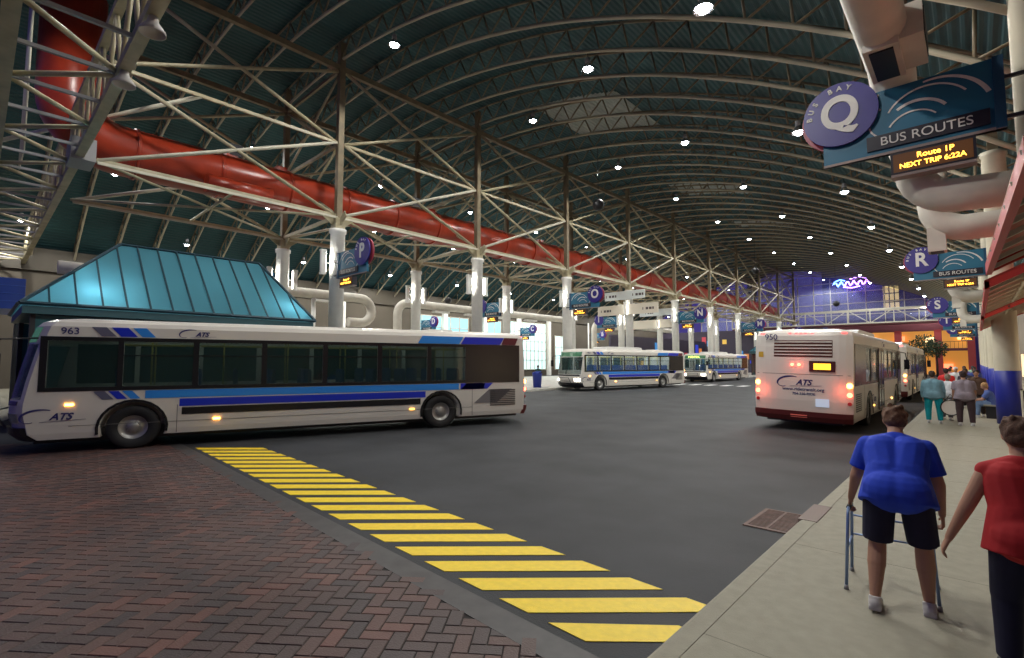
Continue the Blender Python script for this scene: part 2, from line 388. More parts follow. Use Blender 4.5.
for n in range(-1, 10):
    for x, off in ((-18.8,12.4),(-11.6,17.3),(-4.9,12.8),(-34.7,12.1),(-41.2,15.6),(-47.2,11.6)):
        y = off + B*n
        if 1 < y < LASTY: pos.append((x, y, arch(x)-.5))
for pz in pos:
    o = L0 if first else dup(L0); first = False; o.location = pz

# ------------------------------------------------------------------ red supply duct
def arc_pts(c, r, u, v, a0, a1, n):
    c = Vector(c); u = Vector(u); v = Vector(v)
    return [c + u*(r*math.cos(a0+(a1-a0)*i/n)) + v*(r*math.sin(a0+(a1-a0)*i/n)) for i in range(n+1)]
t = thing('red_duct', 'huge red round air duct running above the platform then turning up at its near end', 'duct')
xd, zd, rd = -26.6, 11.1, 1.05
el = arc_pts((xd, 3.9, zd+1.7), 1.7, (0,0,-1), (0,-1,0), 0, PI/2, 8)
MB().path([Vector((xd, 98, zd)), Vector((xd, 4.4, zd))] + el + [Vector((xd, 2.2, 17.2))], rd, 28).build('pipe', M_red, t)
y = 4.4
while y < 98:
    MB().cone((xd,y-.06,zd),(xd,y+.06,zd), rd+.06, rd+.06, 28).build('flange', M_red, t); y += 3.25
q = MB(); q.path([Vector((xd+1.55, 6.8, zd-1.0)), Vector((xd+1.55, 9.6, zd-1.0))], .42, 16); q.build('side_branch', M_red, t)
for y in (8.2, 10.6, 20.5, 32):
    MB().box((xd-.35,y-.25,zd+rd-.05),(xd+.35,y+.25,zd+rd+.14)).build('hatch', M_red, t)
for k in range(7):
    x = -26.9 + k*.42; MB().cone((x,.9,9.5),(x,.9,16.8),.03,.03,6).build('conduit', M_steelw, thing('conduit_riser', 'thin upright conduit in front of the dark red riser duct', 'conduit', (0,0,0), 0, 'conduits in front of the red riser'))

# ------------------------------------------------------------------ glass roofed kiosk
t = thing('glass_kiosk', 'kiosk with teal glass hipped roof standing on the platform behind the moving bus', 'kiosk')
M_gl = bpy.data.materials.new('teal_roof_glass'); M_gl.use_nodes = True; _n = M_gl.node_tree; _b = _n.nodes['Principled BSDF']; _b.inputs['Base Color'].default_value = (.12,.32,.38,1); _b.inputs['Roughness'].default_value = .12
_t = _n.nodes.new('ShaderNodeBsdfTranslucent'); _t.inputs[0].default_value = (.42,.72,.80,1); _m = _n.nodes.new('ShaderNodeMixShader'); _m.inputs[0].default_value = .6
_n.links.new(_b.outputs[0], _m.inputs[1]); _n.links.new(_t.outputs[0], _m.inputs[2]); _n.links.new(_m.outputs[0], _n.nodes['Material Output'].inputs[0])
x0, x1, y0, y1, ze, zr = -25.6, -20.0, .87, 9.6, 3.72, 6.3; yr0, yr1, xr = 3.5, 8.3, -22.7
def panels(A, Bq, Cq, D, n):                               # one face A-B (eave) D-C (ridge) split in n glass strips
    q = MB(); m = MB(); A, Bq, Cq, D = map(Vector, (A,Bq,Cq,D)); nn = (Bq-A).cross(D-A).normalized()
    if nn.z < 0: nn = -nn
    for i in range(n):
        a = A.lerp(Bq, i/n); b = A.lerp(Bq, (i+1)/n); c = D.lerp(Cq, (i+1)/n); d = D.lerp(Cq, i/n)
        e = .04
        vs = [a,b,c,d] + [v - nn*e for v in (a,b,c,d)]
        q.add(vs, [(0,1,2,3),(7,6,5,4),(0,4,5,1),(1,5,6,2),(2,6,7,3),(3,7,4,0)])
        m.bar(a+nn*.03, d+nn*.03, .05, .06, nn)
    m.bar(Bq+nn*.03, Cq+nn*.03, .05, .06, nn)
    return q, m
M_glf = mat('dark_glazing_bar', (.02,.05,.07), .4)
def hip_strips(eave_a, eave_b, ridge_a, ridge_b, n):       # vertical (parallel) bars on a trapezoid slope
    q = MB(); m = MB(); A, Bq, D, Cq = map(Vector, (eave_a, eave_b, ridge_a, ridge_b))
    nn = (Bq-A).cross(D-A).normalized(); nn = -nn if nn.z < 0 else nn
    vs = [A,Bq,Cq,D]; vs += [v-nn*.04 for v in vs]; q.add(vs, [(0,1,2,3),(7,6,5,4),(0,4,5,1),(1,5,6,2),(2,6,7,3),(3,7,4,0)])
    e = (Bq-A); L = e.length; e.normalize()
    da = (D-A).dot(e); db = (Cq-A).dot(e); up = (D-A) - e*da
    for i in range(1, n):
        s_ = L*i/n
        top = min(1, s_/da if da > 1e-6 else 1, (L-s_)/(L-db) if L-db > 1e-6 else 1)
        m.bar(A+e*s_+nn*.02, A+e*s_+up*top+nn*.02, .045, .05, nn)
    for a, b in ((A,D),(Bq,Cq),(A,Bq),(D,Cq)): m.bar(a+nn*.02, b+nn*.02, .08, .08, nn)
    return q, m
for A_, B_, D_, C_, n in (((x1,y0,ze),(x1,y1,ze),(xr,yr0,zr),(xr,yr1,zr),14), ((x0,y1,ze),(x0,y0,ze),(xr,yr1,zr),(xr,yr0,zr),14), ((x1,y1,ze),(x0,y1,ze),(xr,yr1,zr),(xr,yr1,zr),8), ((x0,y0,ze),(x1,y0,ze),(xr,yr0,zr),(xr,yr0,zr),8)):
    q, m = hip_strips(A_, B_, D_, C_, n); o = q.build('roof_slope', M_gl, t); m.build('glazing_bars', M_glf, o)
MB().box((x0+.05,y0+.05,ze-.28),(x1-.05,y1-.05,ze-.06)).build('fascia', mat('kiosk_green', (.03,.10,.12), .4), t)
for x in (x0+.35, x1-.35):
    for y in (y0+.3, 3.8, 6.8, y1-.3): MB().box((x-.06,y-.06,.15),(x+.06,y+.06,ze-.28)).build('corner_post', M_dark, t)
for x in (x0+.35, x1-.35): MB().box((x-.015,y0+.36,.2),(x+.015,y1-.36,ze-.3)).build('wall_glass', mat('kiosk_glass', (.05,.16,.18), .1), t)
for i, (lx, ly, lz, e) in enumerate(((-20.9,2.6,4.0,190),(-20.9,8.9,4.0,80),(-22.6,6.3,4.3,22))):
    ld = bpy.data.lights.new('kiosk_glow', 'POINT'); ld.energy = e; ld.color = (.85,.97,1); ld.shadow_soft_size = .12  # lamps added under the roof glass to give its bright spots
    lo = bpy.data.objects.new('kiosk_glow', ld); COL.objects.link(lo); lo.parent = t; lo.location = (lx,ly,lz)

kiosk_root = t
# ------------------------------------------------------------------ white ducts over the far platform
def hooked_duct(name, pts, r, label, grp=None, m=None):
    if name == 'platform_duct' and pts[0].z < 5: pts = [Vector((pts[0].x, pts[0].y, .14))] + pts
    t = thing(name, label, 'duct', (0,0,0), 0, grp)
    MB().path(pts, r, 18).build('pipe', m or M_duct, t); return t
xw = -37.0
def hook(ya_, yb_, z=7.3):
    return [Vector((xw,ya_,z)), Vector((xw,yb_-.9,z))] + arc_pts((xw,yb_-.9,z-1.0), 1.0, (0,0,1), (0,1,0), 0, PI, 10)[1:] + [Vector((xw,yb_-2.0,z-2.0))]
t = hooked_duct('platform_duct', hook(3, 22.5), .37, 'white pipe duct ending in a round hook behind the P sign column')
MB().cone((xw,17.6,0.14),(xw,17.6,7.0),.16,.16,12).build('stand_pipe', M_white, t)
for y in (10, 14, 18.5): MB().box((xw-.2,y-.9,6.72),(xw+.3,y+.9,6.9)).build('grille', M_white, t)
p_ = [Vector((xw,25.2,4.4)), Vector((xw,25.2,6.3))] + arc_pts((xw,26.2,6.3), 1.0, (0,-1,0), (0,0,1), 0, PI/2, 8)[1:] + [Vector((xw,49,7.3))]
t = hooked_duct('platform_duct', p_, .37, 'white pipe duct rising then running on above the bright far windows')
for y in (30, 34, 38.5, 43): MB().box((xw-.2,y-.9,6.72),(xw+.3,y+.9,6.9)).build('grille', M_white, t)
p_ = [Vector((xw,56,4.4)), Vector((xw,56,6.3))] + arc_pts((xw,57,6.3), 1.0, (0,-1,0), (0,0,1), 0, PI/2, 8)[1:] + [Vector((xw,80,7.3))]
hooked_duct('platform_duct', p_, .37, 'white elbow pipe duct between the O sign and cream direction boards')

# ------------------------------------------------------------------ right hand columns, ducts, awnings, wall
def rcol():
    t = thing('sidewalk_column', 'x', 'column')
    MB().lathe([(.3,1.75),(.3,8.62),(.34,8.66),(.34,8.8),(0,8.8)], n=28).build('shaft', mat('cream_column_paint', (.62,.57,.44), .45, noise=.06, nscale=2), t)
    MB().lathe([(0,.1),(.312,.1),(.312,1.75),(.3,1.76)], n=28).build('blue_base', M_bluep, t)
    MB().box((-.13,-.13,8.8),(.13,.13,9.6)).build('roof_post', M_steelb, t)
    return t
rl = ['carrying the Q bay sign, nearest the camera','past the Q sign, its blue foot clear of the crowd','carrying the R bay sign','past the R bay sign','carrying the S bay sign','past the S bay sign','carrying the T bay sign','past the T bay sign','near the far end of the sidewalk','last on the sidewalk']
c1 = rcol()
for n in range(10):
    o = c1 if n == 0 else dup(c1); o.location = (.71 if n else 1.0, Y0+B*n, 0); o['label'] = 'cream column with blue base ' + rl[n]; o['group'] = 'blue based columns along the sidewalk'
p_ = [Vector((-.95,-1.5,7.75)), Vector((-.95,11.6,7.75))] + arc_pts((-.95,11.6,7.1), .65, (0,0,1), (0,1,0), 0, PI/2, 6)[1:] + [Vector((-.72,12.3,5.9))] + arc_pts((-.1,12.35,5.75), .62, (-1,0,0), (0,0,-1), 0, PI/2, 6)[1:] + [Vector((.68,12.4,5.1))]
t = hooked_duct('overhead_duct', [*p_], [.37]*8+[.31]*(len(p_)-8), 'large white fabric wrapped duct overhead dropping to an elbow behind the Q sign')
q = MB(); q.box((-.75,10.3,7.42),(-.38,11.5,7.98)); q.build('vent_collar', M_duct, t)
MB().box((-.39,10.42,7.48),(-.365,11.38,7.92)).build('vent_opening', M_black, t)
q = MB(); q.box((-1.2,10.2,7.33),(-.7,11.5,7.45)); q.build('vent_collar', M_duct, t); MB().box((-1.12,10.3,7.30),(-.78,11.4,7.335)).build('vent_opening', M_black, t)
for i, (yy, lb) in enumerate(((16.2, 'white duct elbow below and behind the Q sign, above the R sign'), (33.5, 'white duct elbow behind the R sign'), (50.9,'small white duct elbow above the S sign'))):
    p_ = [Vector((-.62,yy-.05,6.9)), Vector((-.62,yy-.02,6.0))] + arc_pts((0,yy,5.9), .62, (-1,0,0), (0,0,-1), 0, PI/2, 6)[1:] + [Vector((1.8,yy+.05,5.28))]
    t = hooked_duct('elbow_duct', p_, .31, lb)
    q = MB().box((-.75,yy-.2,4.75),(-.4,yy+.25,5.35)); q.build('vent_nozzle', M_duct, t); MB().box((-.70,yy-.16,4.735),(-.45,yy+.2,4.752)).build('vent_opening', M_black, t)
def awning(ya_, yb_, label):
    t = thing('red_awning', label, 'awning', (0,0,0), 0, None)
    M_rf = mat('red_awning_fascia', (.50,.035,.02), .45); M_rs = mat('red_awning_skin', (.42,.06,.035), .5)
    ex, ez, rx, rz = .16, 3.2, 3.6, 4.9
    q = MB()
    q.box((ex,ya_,ez-.0),(ex+.06,yb_,ez+.13))
    for y in (ya_, yb_-.06):
        q.add([(ex,y,ez),(ex,y,ez+.13),(rx,y,rz+.13),(rx,y,rz),(ex,y+.06,ez),(ex,y+.06,ez+.13),(rx,y+.06,rz+.13),(rx,y+.06,rz)], [(0,1,2,3),(7,6,5,4),(0,4,5,1),(1,5,6,2),(2,6,7,3),(3,7,4,0)])
    q.build('fascia', M_rf, t)
    MB().add([(ex,ya_,ez+.12),(ex,yb_,ez+.12),(rx,yb_,rz+.12),(rx,ya_,rz+.12),(ex,ya_,ez+.15),(ex,yb_,ez+.15),(rx,yb_,rz+.15),(rx,ya_,rz+.15)], [(0,3,2,1),(4,5,6,7),(0,1,5,4),(1,2,6,5),(2,3,7,6),(3,0,4,7)]).build('roof_skin', M_rs, t)
    n = 7; q = MB()
    for i in range(n+1):
        y = ya_+.1+(yb_-ya_-.2)*i/n; q.bar((ex+.05,y,ez+.08),(rx,y,rz+.08),.045,.05)
        if i < n:
            for k in range(5):
                f0, f1 = k/5, (k+1)/5; y2 = ya_+.1+(yb_-ya_-.2)*(i+1)/n
                a = (ex+(rx-ex)*f0, y, ez+(rz-ez)*f0+.08); b = (ex+(rx-ex)*f1, y2, ez+(rz-ez)*f1+.08)
                q.bar(a, b, .025, .03)
    for k in range(1, 6): f0 = k/6; q.bar((ex+(rx-ex)*f0,ya_,ez+(rz-ez)*f0+.06),(ex+(rx-ex)*f0,yb_,ez+(rz-ez)*f0+.06),.045,.05)
    q.build('frame', M_steelw, t)
    return t
aw = awning(4.2, 9.4, 'red edged awning with white lattice frame, nearest the camera and topmost')
aw.rotation_euler = (0,0,.022); aw.location = (.20,-.02,0)
awning(11.2, 17.7, 'red edged awning around the blue based column, middle of the three')
awning(19.2, 25.6, 'red edged awning farthest and lowest of the three')
wl = MB().box((3.6,-25,.1),(3.9,112,9.5)).build('wall_right', M_wall, kind='structure')
for i in range(8):
    y = 14 + i*9.75
    t = thing('shop_window', 'lit shop window in the beige wall behind the sidewalk columns', 'window', (0,0,0), 0, 'lit shop windows behind the sidewalk')
    MB().box((3.50,y-2.0,.5),(3.59,y+2.0,3.0)).build('frame', M_dark, t)
    MB().box((3.47,y-1.9,.6),(3.50,y+1.9,2.9)).build('pane', mat('warm_window', (.4,.3,.2), .3, emit=(1,.72,.42), es=1.5), t)
t = thing('wall_lamp', 'bright round white lamp beside the blue based column under the awnings', 'lamp', (1.55, 22.0, 2.0))
MB().cone((0,.02,0),(0,.1,0),.07,.09,16).build('housing', M_grey, t); MB().ell((0,0,0),(.085,.05,.085)).build('globe', mat('globe_glow', (1,1,1), .3, emit=(1,.93,.8), es=12), t)
MB().cone((0,.06,-.05),(0,.06,-1.9),.025,.025,8).build('pole', M_grey, t)

# ------------------------------------------------------------------ hanging bay signs
M_teal = mat('sign_teal', (.014,.14,.24), .45); M_teal2 = mat('sign_teal_edge', (.008,.06,.13), .45); M_purp = mat('sign_purple', (.030,.020,.21), .4); M_pk = mat('sign_red_edge', (.35,.04,.07), .4)
M_let = mat('sign_lettering', (.72,.70,.66), .5); M_plate = mat('sign_dark_plate', (.012,.010,.020), .4)
M_led = mat('amber_led', (1,.5,.1), .5, emit=(1.0,.46,.05), es=6.0); M_ledb = mat('led_back', (.06,.02,.005), .5, emit=(1,.33,.02), es=.05)
def arc_band(m_, cx, cz, r, a0, a1, w0, w1, y, n=18):
    vs = []; 
    for i in range(n+1):
        a = math.radians(a0+(a1-a0)*i/n); w_ = w0+(w1-w0)*i/n
        for rr in (r-w_/2, r+w_/2):
            for yy in (y, y-.008): vs.append((cx+rr*math.cos(a), yy, cz+rr*math.sin(a)))
    fs = []
    for i in range(n):
        o = i*4; p4 = o+4; fs += [(o,o+2,p4+2,p4),(o+1,p4+1,p4+3,o+3),(o,p4,p4+1,o+1),(o+2,o+3,p4+3,p4+2)]
    fs += [(0,1,3,2),(n*4,n*4+2,n*4+3,n*4+1)]
    m_.add(vs, fs)
def clip_arcs(m_, arcs, y, bx):                            # keep white arcs inside the panel
    for (cx, cz, r, a0, a1, w0, w1) in arcs: arc_band(m_, cx, cz, r, a0, a1, w0, w1, y)
def bay_sign(letter, x, y, z, side, label, led=('Route 1P','NEXT TRIP 6:22A'), detail=True):
    # origin: centre of the disc; side=+1 panel runs to +x, -1 panel runs to -x. faces -y
    t = thing('bay_sign', label, 'sign', (x,y,z)); s = side
    L = 2.5
    bx = MB()
    xa, xb = sorted((-.32*s, L*s - .12*s)); z0_, z1_ = -1.02, .26
    bx.box((xa,-.05,z0_),(xb,.05,z1_)); bx.build('panel', M_teal, t)
    MB().box((xb-.14 if s>0 else xa,-.10,z0_-.0),(xb if s>0 else xa+.14,.07,z1_)).build('end_cap', M_teal2, t)
    bar = MB().box((xa,-.055,z0_),(xb,.055,z0_+.05)); bar.build('bottom_trim', mat('sign_bronze', (.28,.22,.2), .4), t)
    MB().cone((.06*s*-1,.10,-.03),(.06*s*-1,.02,-.03),.645,.645,40).build('back_disc', M_pk, t)
    d = MB().cone((0,-.06,0),(0,-.14,0),.645,.645,44).build('disc', M_purp, t)
    tm = text_mesh(letter, .92, .012, M_let, bold=.026); o = link('letter', tm, d, (0,-.15,-.0), (PI/2,0,0)); o.scale = (.88,1,1)
    if detail:
        txt = 'BUS BAY'
        for i, ch in enumerate(txt):
            if ch == ' ': continue
            a = math.radians(180 - 4 - i*17.5) if s > 0 else math.radians(163 - i*17.5)
            link('small_letter', text_mesh(ch, .135, .008, M_let, bold=.004), d, (.525*math.cos(a),-.148,.525*math.sin(a)), (PI/2, (PI/2 - a) , 0))
    q = MB()
    for (cx, cz, r, a0, a1, w0, w1) in ((1.35,-.55,.66,35,150,.03,.03),(1.45,-.58,.78,20,100,.07,.03),(1.15,-.72,.42,40,150,.025,.03),(1.2,-.62,.50,35,125,.05,.05),(.9,.05,.30,150,215,.03,.03),(.82,-.35,.36,170,250,.03,.03)):
        pts = MB(); arc_band(pts, cx*s if s>0 else cx*s, cz, r, (a0 if s>0 else 180-a1), (a1 if s>0 else 180-a0), w0, w1, -.055)
        # drop bits outside of the panel
        if all(z0_ < v[2] < z1_ and xa < v[0] < xb for v in pts.v): q.add(pts.v, pts.f)
        else:
            ok = [z0_+.03 < v[2] < z1_ and xa < v[0] < xb-.02 for v in pts.v]
            q.add(pts.v, [f_ for f_ in pts.f if all(ok[i] for i in f_)])
    if q.v: q.build('white_arcs', M_let, t)
    pa, pb = sorted((.42*s, 2.18*s))
    pl = MB().box((pa,-.09,-.90),(pb,-.05,-.62)).build('route_plate', M_plate, t)
    link('lettering', text_mesh('BUS ROUTES', .235, .005, M_let), pl, ((pa+pb)/2,-.098,-.765), (PI/2,0,0))
    la, lb_ = sorted((.78*s, 1.98*s))
    lx = MB(); lx.box((la,-.14,-1.47),(lb_,.10,-1.06)); lx = lx.build('led_box', M_plate, t)
    MB().box((la,-.15,-1.53),(lb_,.10,-1.48)).build('led_rail', mat('sign_bronze', (.28,.22,.2), .4), t)
    MB().box((la+.04,-.146,-1.44),(lb_-.04,-.14,-1.10)).build('led_screen', M_ledb, lx)
    if led:
        link('led_text', text_mesh(led[0], .14, .003, M_led, bold=.001), lx, ((la+lb_)/2+.05,-.152,-1.19), (PI/2,0,0))
        link('led_text', text_mesh(led[1], .125, .003, M_led, bold=.001), lx, ((la+lb_)/2,-.152,-1.345), (PI/2,0,0))
    for xx in (la+.1, lb_-.1): MB().cone((xx,0,-1.06),(xx,0,-1.0),.02,.02,6).build('hanger', M_dark, t)
    xe = L*s - .12*s
    for za_ in (-.15, -.85): MB().box((min(xe,xe+.45*s),-.03,za_),(max(xe,xe+.45*s),.03,za_+.06)).build('arm', M_dark, t)
    return t
bay_sign('Q', -1.80, 11.85, 7.03, 1, 'teal hanging sign with purple disc lettered Q over an amber display, above the sidewalk')
bay_sign('R', -1.75, 31.55, 7.03, 1, 'teal hanging sign with purple disc lettered R over an amber display')
bay_sign('S', -2.0, 51.1, 6.5, 1, 'teal hanging sign with purple disc lettered S beyond the R sign')
bay_sign('T', -2.1, 70.6, 6.5, 1, 'teal hanging sign with purple disc lettered T beyond the S sign')
bay_sign('U', -2.1, 90.1, 6.5, 1, 'farthest hanging sign over the right sidewalk with amber display')
bay_sign('P', -20.5, 12.1, 7.15, -1, 'teal hanging sign with purple disc lettered P on the nearest front column')
bay_sign('O', -20.7, 31.6, 7.15, -1, 'teal hanging sign with purple disc lettered O on a front row column')
bay_sign('N', -20.7, 51.1, 7.15, -1, 'teal hanging sign with purple disc lettered N on a front row column')
bay_sign('M', -20.7, 70.6, 7.15, -1, 'teal hanging sign with purple disc lettered M on a front row column')
bay_sign('L', -20.7, 90.1, 7.15, -1, 'teal hanging sign with purple disc lettered L on a far front row column')
bay_sign('K', -33.0, 12.1, 7.15, 1, 'teal bay sign half hidden beyond the glass kiosk roof, back row')
bay_sign('J', -33.0, 31.6, 7.15, 1, 'teal bay sign lettered J over an amber display, back row')
bay_sign('I', -33.0, 51.1, 7.15, 1, 'teal bay sign lettered I over an amber display, back row')
for lt, y, lb in (('D', 37.0, 'small bay sign in front of the bright windows, nearest of the far platform'), ('C', 55.0, 'small bay sign beside the tall lit windows on the far platform'), ('B', 73.5, 'small bay sign on the far platform beyond the white elbow pipe')):
    bay_sign(lt, -46.8, y, 6.9, -1, lb)
    tp = thing('slim_post', 'slim white post holding the small bay sign ' + {'D':'nearest on the far platform','C':'by the tall lit windows','B':'beyond the white elbow pipe'}[lt], 'post', (-49.75, y, 0))
    MB().cone((0,0,0.0),(0,0,9.0),.12,.12,14).build('shaft', M_white, tp); MB().cone((0,0,.0),(0,0,.3),.2,.2,14).build('foot', M_white, tp)

# ------------------------------------------------------------------ cream direction boards
M_brd = mat('board_cream', (.72,.66,.55), .5); M_brt = mat('board_lettering', (.10,.08,.08), .5); M_brw = mat('board_white', (.70,.74,.72), .5)
def board(x, y, z, wl_, wr_, h, m, label, marks):
    t = thing('direction_board', label, 'sign', (x,y,z))
    MB().box((-wl_,-.45,-h/2),(wr_,-.40,h/2)).build('board', m, t)
    for mx in marks:
        for k, ww in enumerate((.08,.24,.26,.16)): MB().box((mx-.55+k*.32,-.458,-.13),(mx-.55+k*.32+ww,-.45,.09)).build('mark', M_brt, t)
    for xx in (-.3, .3): MB().box((xx-.04,-.42,-h/2),(xx+.04,.1,-h/2+.08)).build('clamp', M_grey, t)
    MB().box((-.42,-.47,-h/2-.03),(.42,-.38,-h/2+.0)).build('bracket', M_grey, t)
board(-23.6, 41.55, 6.95, 3.1, 3.2, .95, M_brd, 'long cream direction board across the fourth front column, lower of two', (-2.2, 2.2))
board(-23.6, 41.55, 8.3, 2.3, 1.9, .8, M_brw, 'shorter white direction board above the long cream board on the same column', (-1.6, 1.2))
board(-30.2, 61.05, 7.1, 6.4, 2.3, 1.1, M_brd, 'cream direction board on a back row column beyond the O bay', (-4.6,))
board(-30.2, 61.05, 8.6, 2.6, 2.3, .9, M_brw, 'pale upper direction board on a back row column beyond the O bay', (-1.2,))

# black ball speakers hanging from the roof
for (x, y, z, lb) in ((-19, 29.46, 13.1, 'round black loudspeaker ball hanging from the roof beyond the third column'), (-19, 63.59, 13.1, 'round black loudspeaker ball hanging far down the roof'), (-14.5, 85, 10.6, 'small black loudspeaker ball hanging in front of the far glass wall'), (-38.2, 31.9, 8.2, 'black ball hanging above the white pipe duct')):
    t = thing('ball_speaker', lb, 'speaker', (x,y,z)); r = .42 if z > 9 else .35
    MB().ell((0,0,0),(r,r,r)).build('ball', M_black, t); MB().cone((0,0,r-.02),(0,0,arch(x)-z+.02),.02,.02,6).build('cable', M_dark, t)

# ------------------------------------------------------------------ left wall with lit windows
XW = -51.4
MB().box((XW-.4,-6,0),(XW,112,8.9)).build('wall_left', mat('brown_wall_paint', (.085,.07,.05), .7, noise=.15, nscale=.4), kind='structure')
MB().box((XW-.1,-6,8.9),(XW+.3,112,10.6)).build('trim_1', mat('dark_fascia_paint', (.055,.045,.03), .6), kind='structure')
M_lit = mat('bright_window_glass', (.6,.8,.8), .2, emit=(.62,.90,.95), es=.85); M_litc = mat('cyan_window_glass', (.3,.6,.7), .2, emit=(.25,.62,.72), es=.7)
def wallwin(y0_, y1_, z0_, z1_, ny, nz, m, i):
    t = thing('window_%d' % i, 'x', 'x'); del t['label']; del t['category']; t['kind'] = 'structure'
    MB().box((XW-.02,y0_,z0_),(XW+.05,y1_,z1_)).build('pane', m, t, kind='structure')
    q = MB()
    for k in range(ny+1): y = y0_+(y1_-y0_)*k/ny; q.box((XW,y-.06,z0_-.1),(XW+.12,y+.06,z1_+.1))
    for k in range(nz+1): z = z0_+(z1_-z0_)*k/nz; q.box((XW,y0_,z-.05),(XW+.12,y1_,z+.05))
    q.build('mullions', M_steelw, t, kind='structure')
wallwin(37, 46.5, 5.2, 8.1, 6, 2, M_litc, 1); wallwin(47.5, 53, 4.4, 8.1, 4, 2, M_litc, 2); wallwin(54, 63.5, 1.0, 8.3, 10, 5, M_lit, 3)
wallwin(66, 71, 1.0, 6.5, 3, 3, M_lit, 4)
for i in range(7): MB().box((XW,20+i*7.3,0),(XW+.5,20.6+i*7.3,8.9)).build('pilaster', M_white, kind='structure')
t = thing('blue_booth', 'deep blue fascia of a booth behind the glass kiosk at the frame edge', 'booth')
MB().box((-34,-4,4.3),(-30,1.45,5.62)).build('fascia', mat('booth_blue', (.02,.06,.34), .35), t)
q = MB()
for z in (4.62, 4.95, 5.28): q.box((-30.0,-4,z),(-29.97,1.45,z+.03))
q.build('rib', mat('booth_blue_light', (.05,.12,.5), .35), t)
q = MB()
for y in (-3.8, 1.2): q.box((-31.0,y,.15),(-30.8,y+.2,4.3))
q.build('post', M_dark, t)
# storefronts of the far platform, seen between the columns
t = thing('platform_storefront', 'row of dark storefronts with coloured displays behind the platform columns', 'storefront')
cols = [(.02,.03,.30),(.35,.12,.03),(.03,.14,.32),(.25,.03,.04),(.05,.25,.30),(.40,.26,.05)]
MB().box((-41,66,.14),(-40.6,108,6.3)).build('wall', mat('storefront_dark', (.045,.035,.06), .5), t)
rs = random.Random(11)
for k in range(24):
    y = 66.6 + k*1.7; c = cols[k % 6]; z = 1.0 + rs.random()*2.8
    MB().box((-40.6,y,z),(-40.5,y+1.2,z+.9+rs.random()*.9)).build('display', mat('display_%d' % (k%6), c, .4, emit=c, es=1.6), t)

# ------------------------------------------------------------------ far end
YE = 104.0
t = thing('glass_end_wall', 'tall glass end wall with pale mullions filling the far arch opening', 'wall', (0,YE,0))
gl = MB()
q = MB(); x = -42.0
while x < 0:
    q.box((x-.06,-.08,7.4),(x+.06,.08,arch(x)-.1)); x += 2.6
for z in (10.4,12.4,14.4,16.2):
    xs = [xx for xx in [(-42+ k*.5) for k in range(84)] if arch(xx) > z+.2]
    q.box((xs[0],-.06,z-.05),(xs[-1],.06,z+.05))
q.build('mullions', M_steelw, t)
poly = [(-42,7.4)] + [(-42+ k, arch(-42+k)-.12) for k in range(0, 42)] + [(-1,7.4)]
MB().prism(poly, 'y', -.012, .012).build('pane', mat('end_glass', (.45,.5,.9), .05, alpha=.25), t)
t = thing('walkway_truss', 'pale steel truss footbridge crossing below the far glass wall', 'footbridge', (0,99,0))
xa, xb, z0_, z1_ = -34.0, -3.0, 8.5, 10.7
q = MB()
for z in (z0_, z1_):
    for yy in (0, 2.4): q.bar((xa,yy,z),(xb,yy,z),.2,.2)
q.build('chord', M_steelw, t); q = MB(); n = 10
for i in range(n+1):
    x = xa+(xb-xa)*i/n; q.bar((x,0,z0_),(x,0,z1_),.14,.14)
    if i < n:
        x2 = xa+(xb-xa)*(i+1)/n; q.bar((x,0,z0_ if i%2 else z1_),(x2,0,z1_ if i%2 else z0_),.12,.12)
q.build('web', M_steelw, t); MB().box((xa,0,z0_-.3),(xb,2.4,z0_-.1)).build('deck', mat('maroon_paint', (.11,.02,.03), .6), t)
t = thing('concourse_building', 'low maroon framed concourse with warm lit interior at the far end', 'building', (0,103,0))
M_mar = mat('maroon_paint', (.11,.02,.03), .6)
q = MB(); q.box((-19,0,7.1),(0,1,8.3)); q.box((-19,0,3.9),(0,.8,4.3)); q.build('beam', M_mar, t)
for x in (-19,-14.2,-9.2,-4.2,-.4): MB().box((x-.45,-.3,.1),(x+.45,.8,7.2)).build('pier', mat('red_pier', (.32,.03,.035), .5), t)
MB().box((-19,5,.1),(0,5.3,8.2)).build('back_wall', mat('warm_lit_interior', (.6,.32,.08), .6, emit=(1.0,.42,.08), es=.5), t)
q = MB(); q.box((-19,.8,4.0),(0,5,4.2)); q.box((-19,.8,.1),(0,5,.15)); q.build('floor_slab', M_wall, t)
rs = random.Random(5)
for k in range(9):
    x = -18 + k*2.0; z = (5.4, .9)[k % 2] + rs.random()*.4; c = ((1,.75,.4),(1,.18,.08),(1,.55,.2))[k%3]
    MB().box((x,4.4,z),(x+1.3,4.9,z+.8)).build('lit_sign', mat('lit_sign_%d' % (k%3), (.5,.3,.2), .4, emit=c, es=3.2), t)
q = MB()
for k in range(40): q.box((-18.8+k*.47,.2,4.3),(-18.76+k*.47,.25,5.3))
q.box((-19,.18,5.3),(0,.27,5.36)); q.build('railing', M_black, t)
t = thing('blue_tower', 'dusky blue building beyond the glass end wall with one yellow lit window', 'building', (0,126,0))
MB().box((-24,0,0),(10,8,27)).build('wall', mat('self_lit_blue_wall', (.075,.07,.22), .7, emit=(.06,.05,.22), es=.10), t)  # wall emits faintly, standing in for the bluish light on it
q = MB().box((-13.3,-.1,12.6),(-10.6,.05,17.6)); w_ = q.build('window', mat('yellow_window', (.6,.5,.2), .4, emit=(1,.75,.30), es=1.0), t)
q = MB()
for k in range(4): q.box((-13.2+k*.82,-.16,12.6),(-13.02+k*.82,-.1,17.6))
for z in (14.2, 14.5, 16.0): q.box((-13.3,-.16,z),(-10.6,-.1,z+.2))
q.build('glazing_bars', M_dark, w_)
t = thing('dark_tower', 'dark round tower behind the lattice at the far end', 'building', (-36, 118, 0))
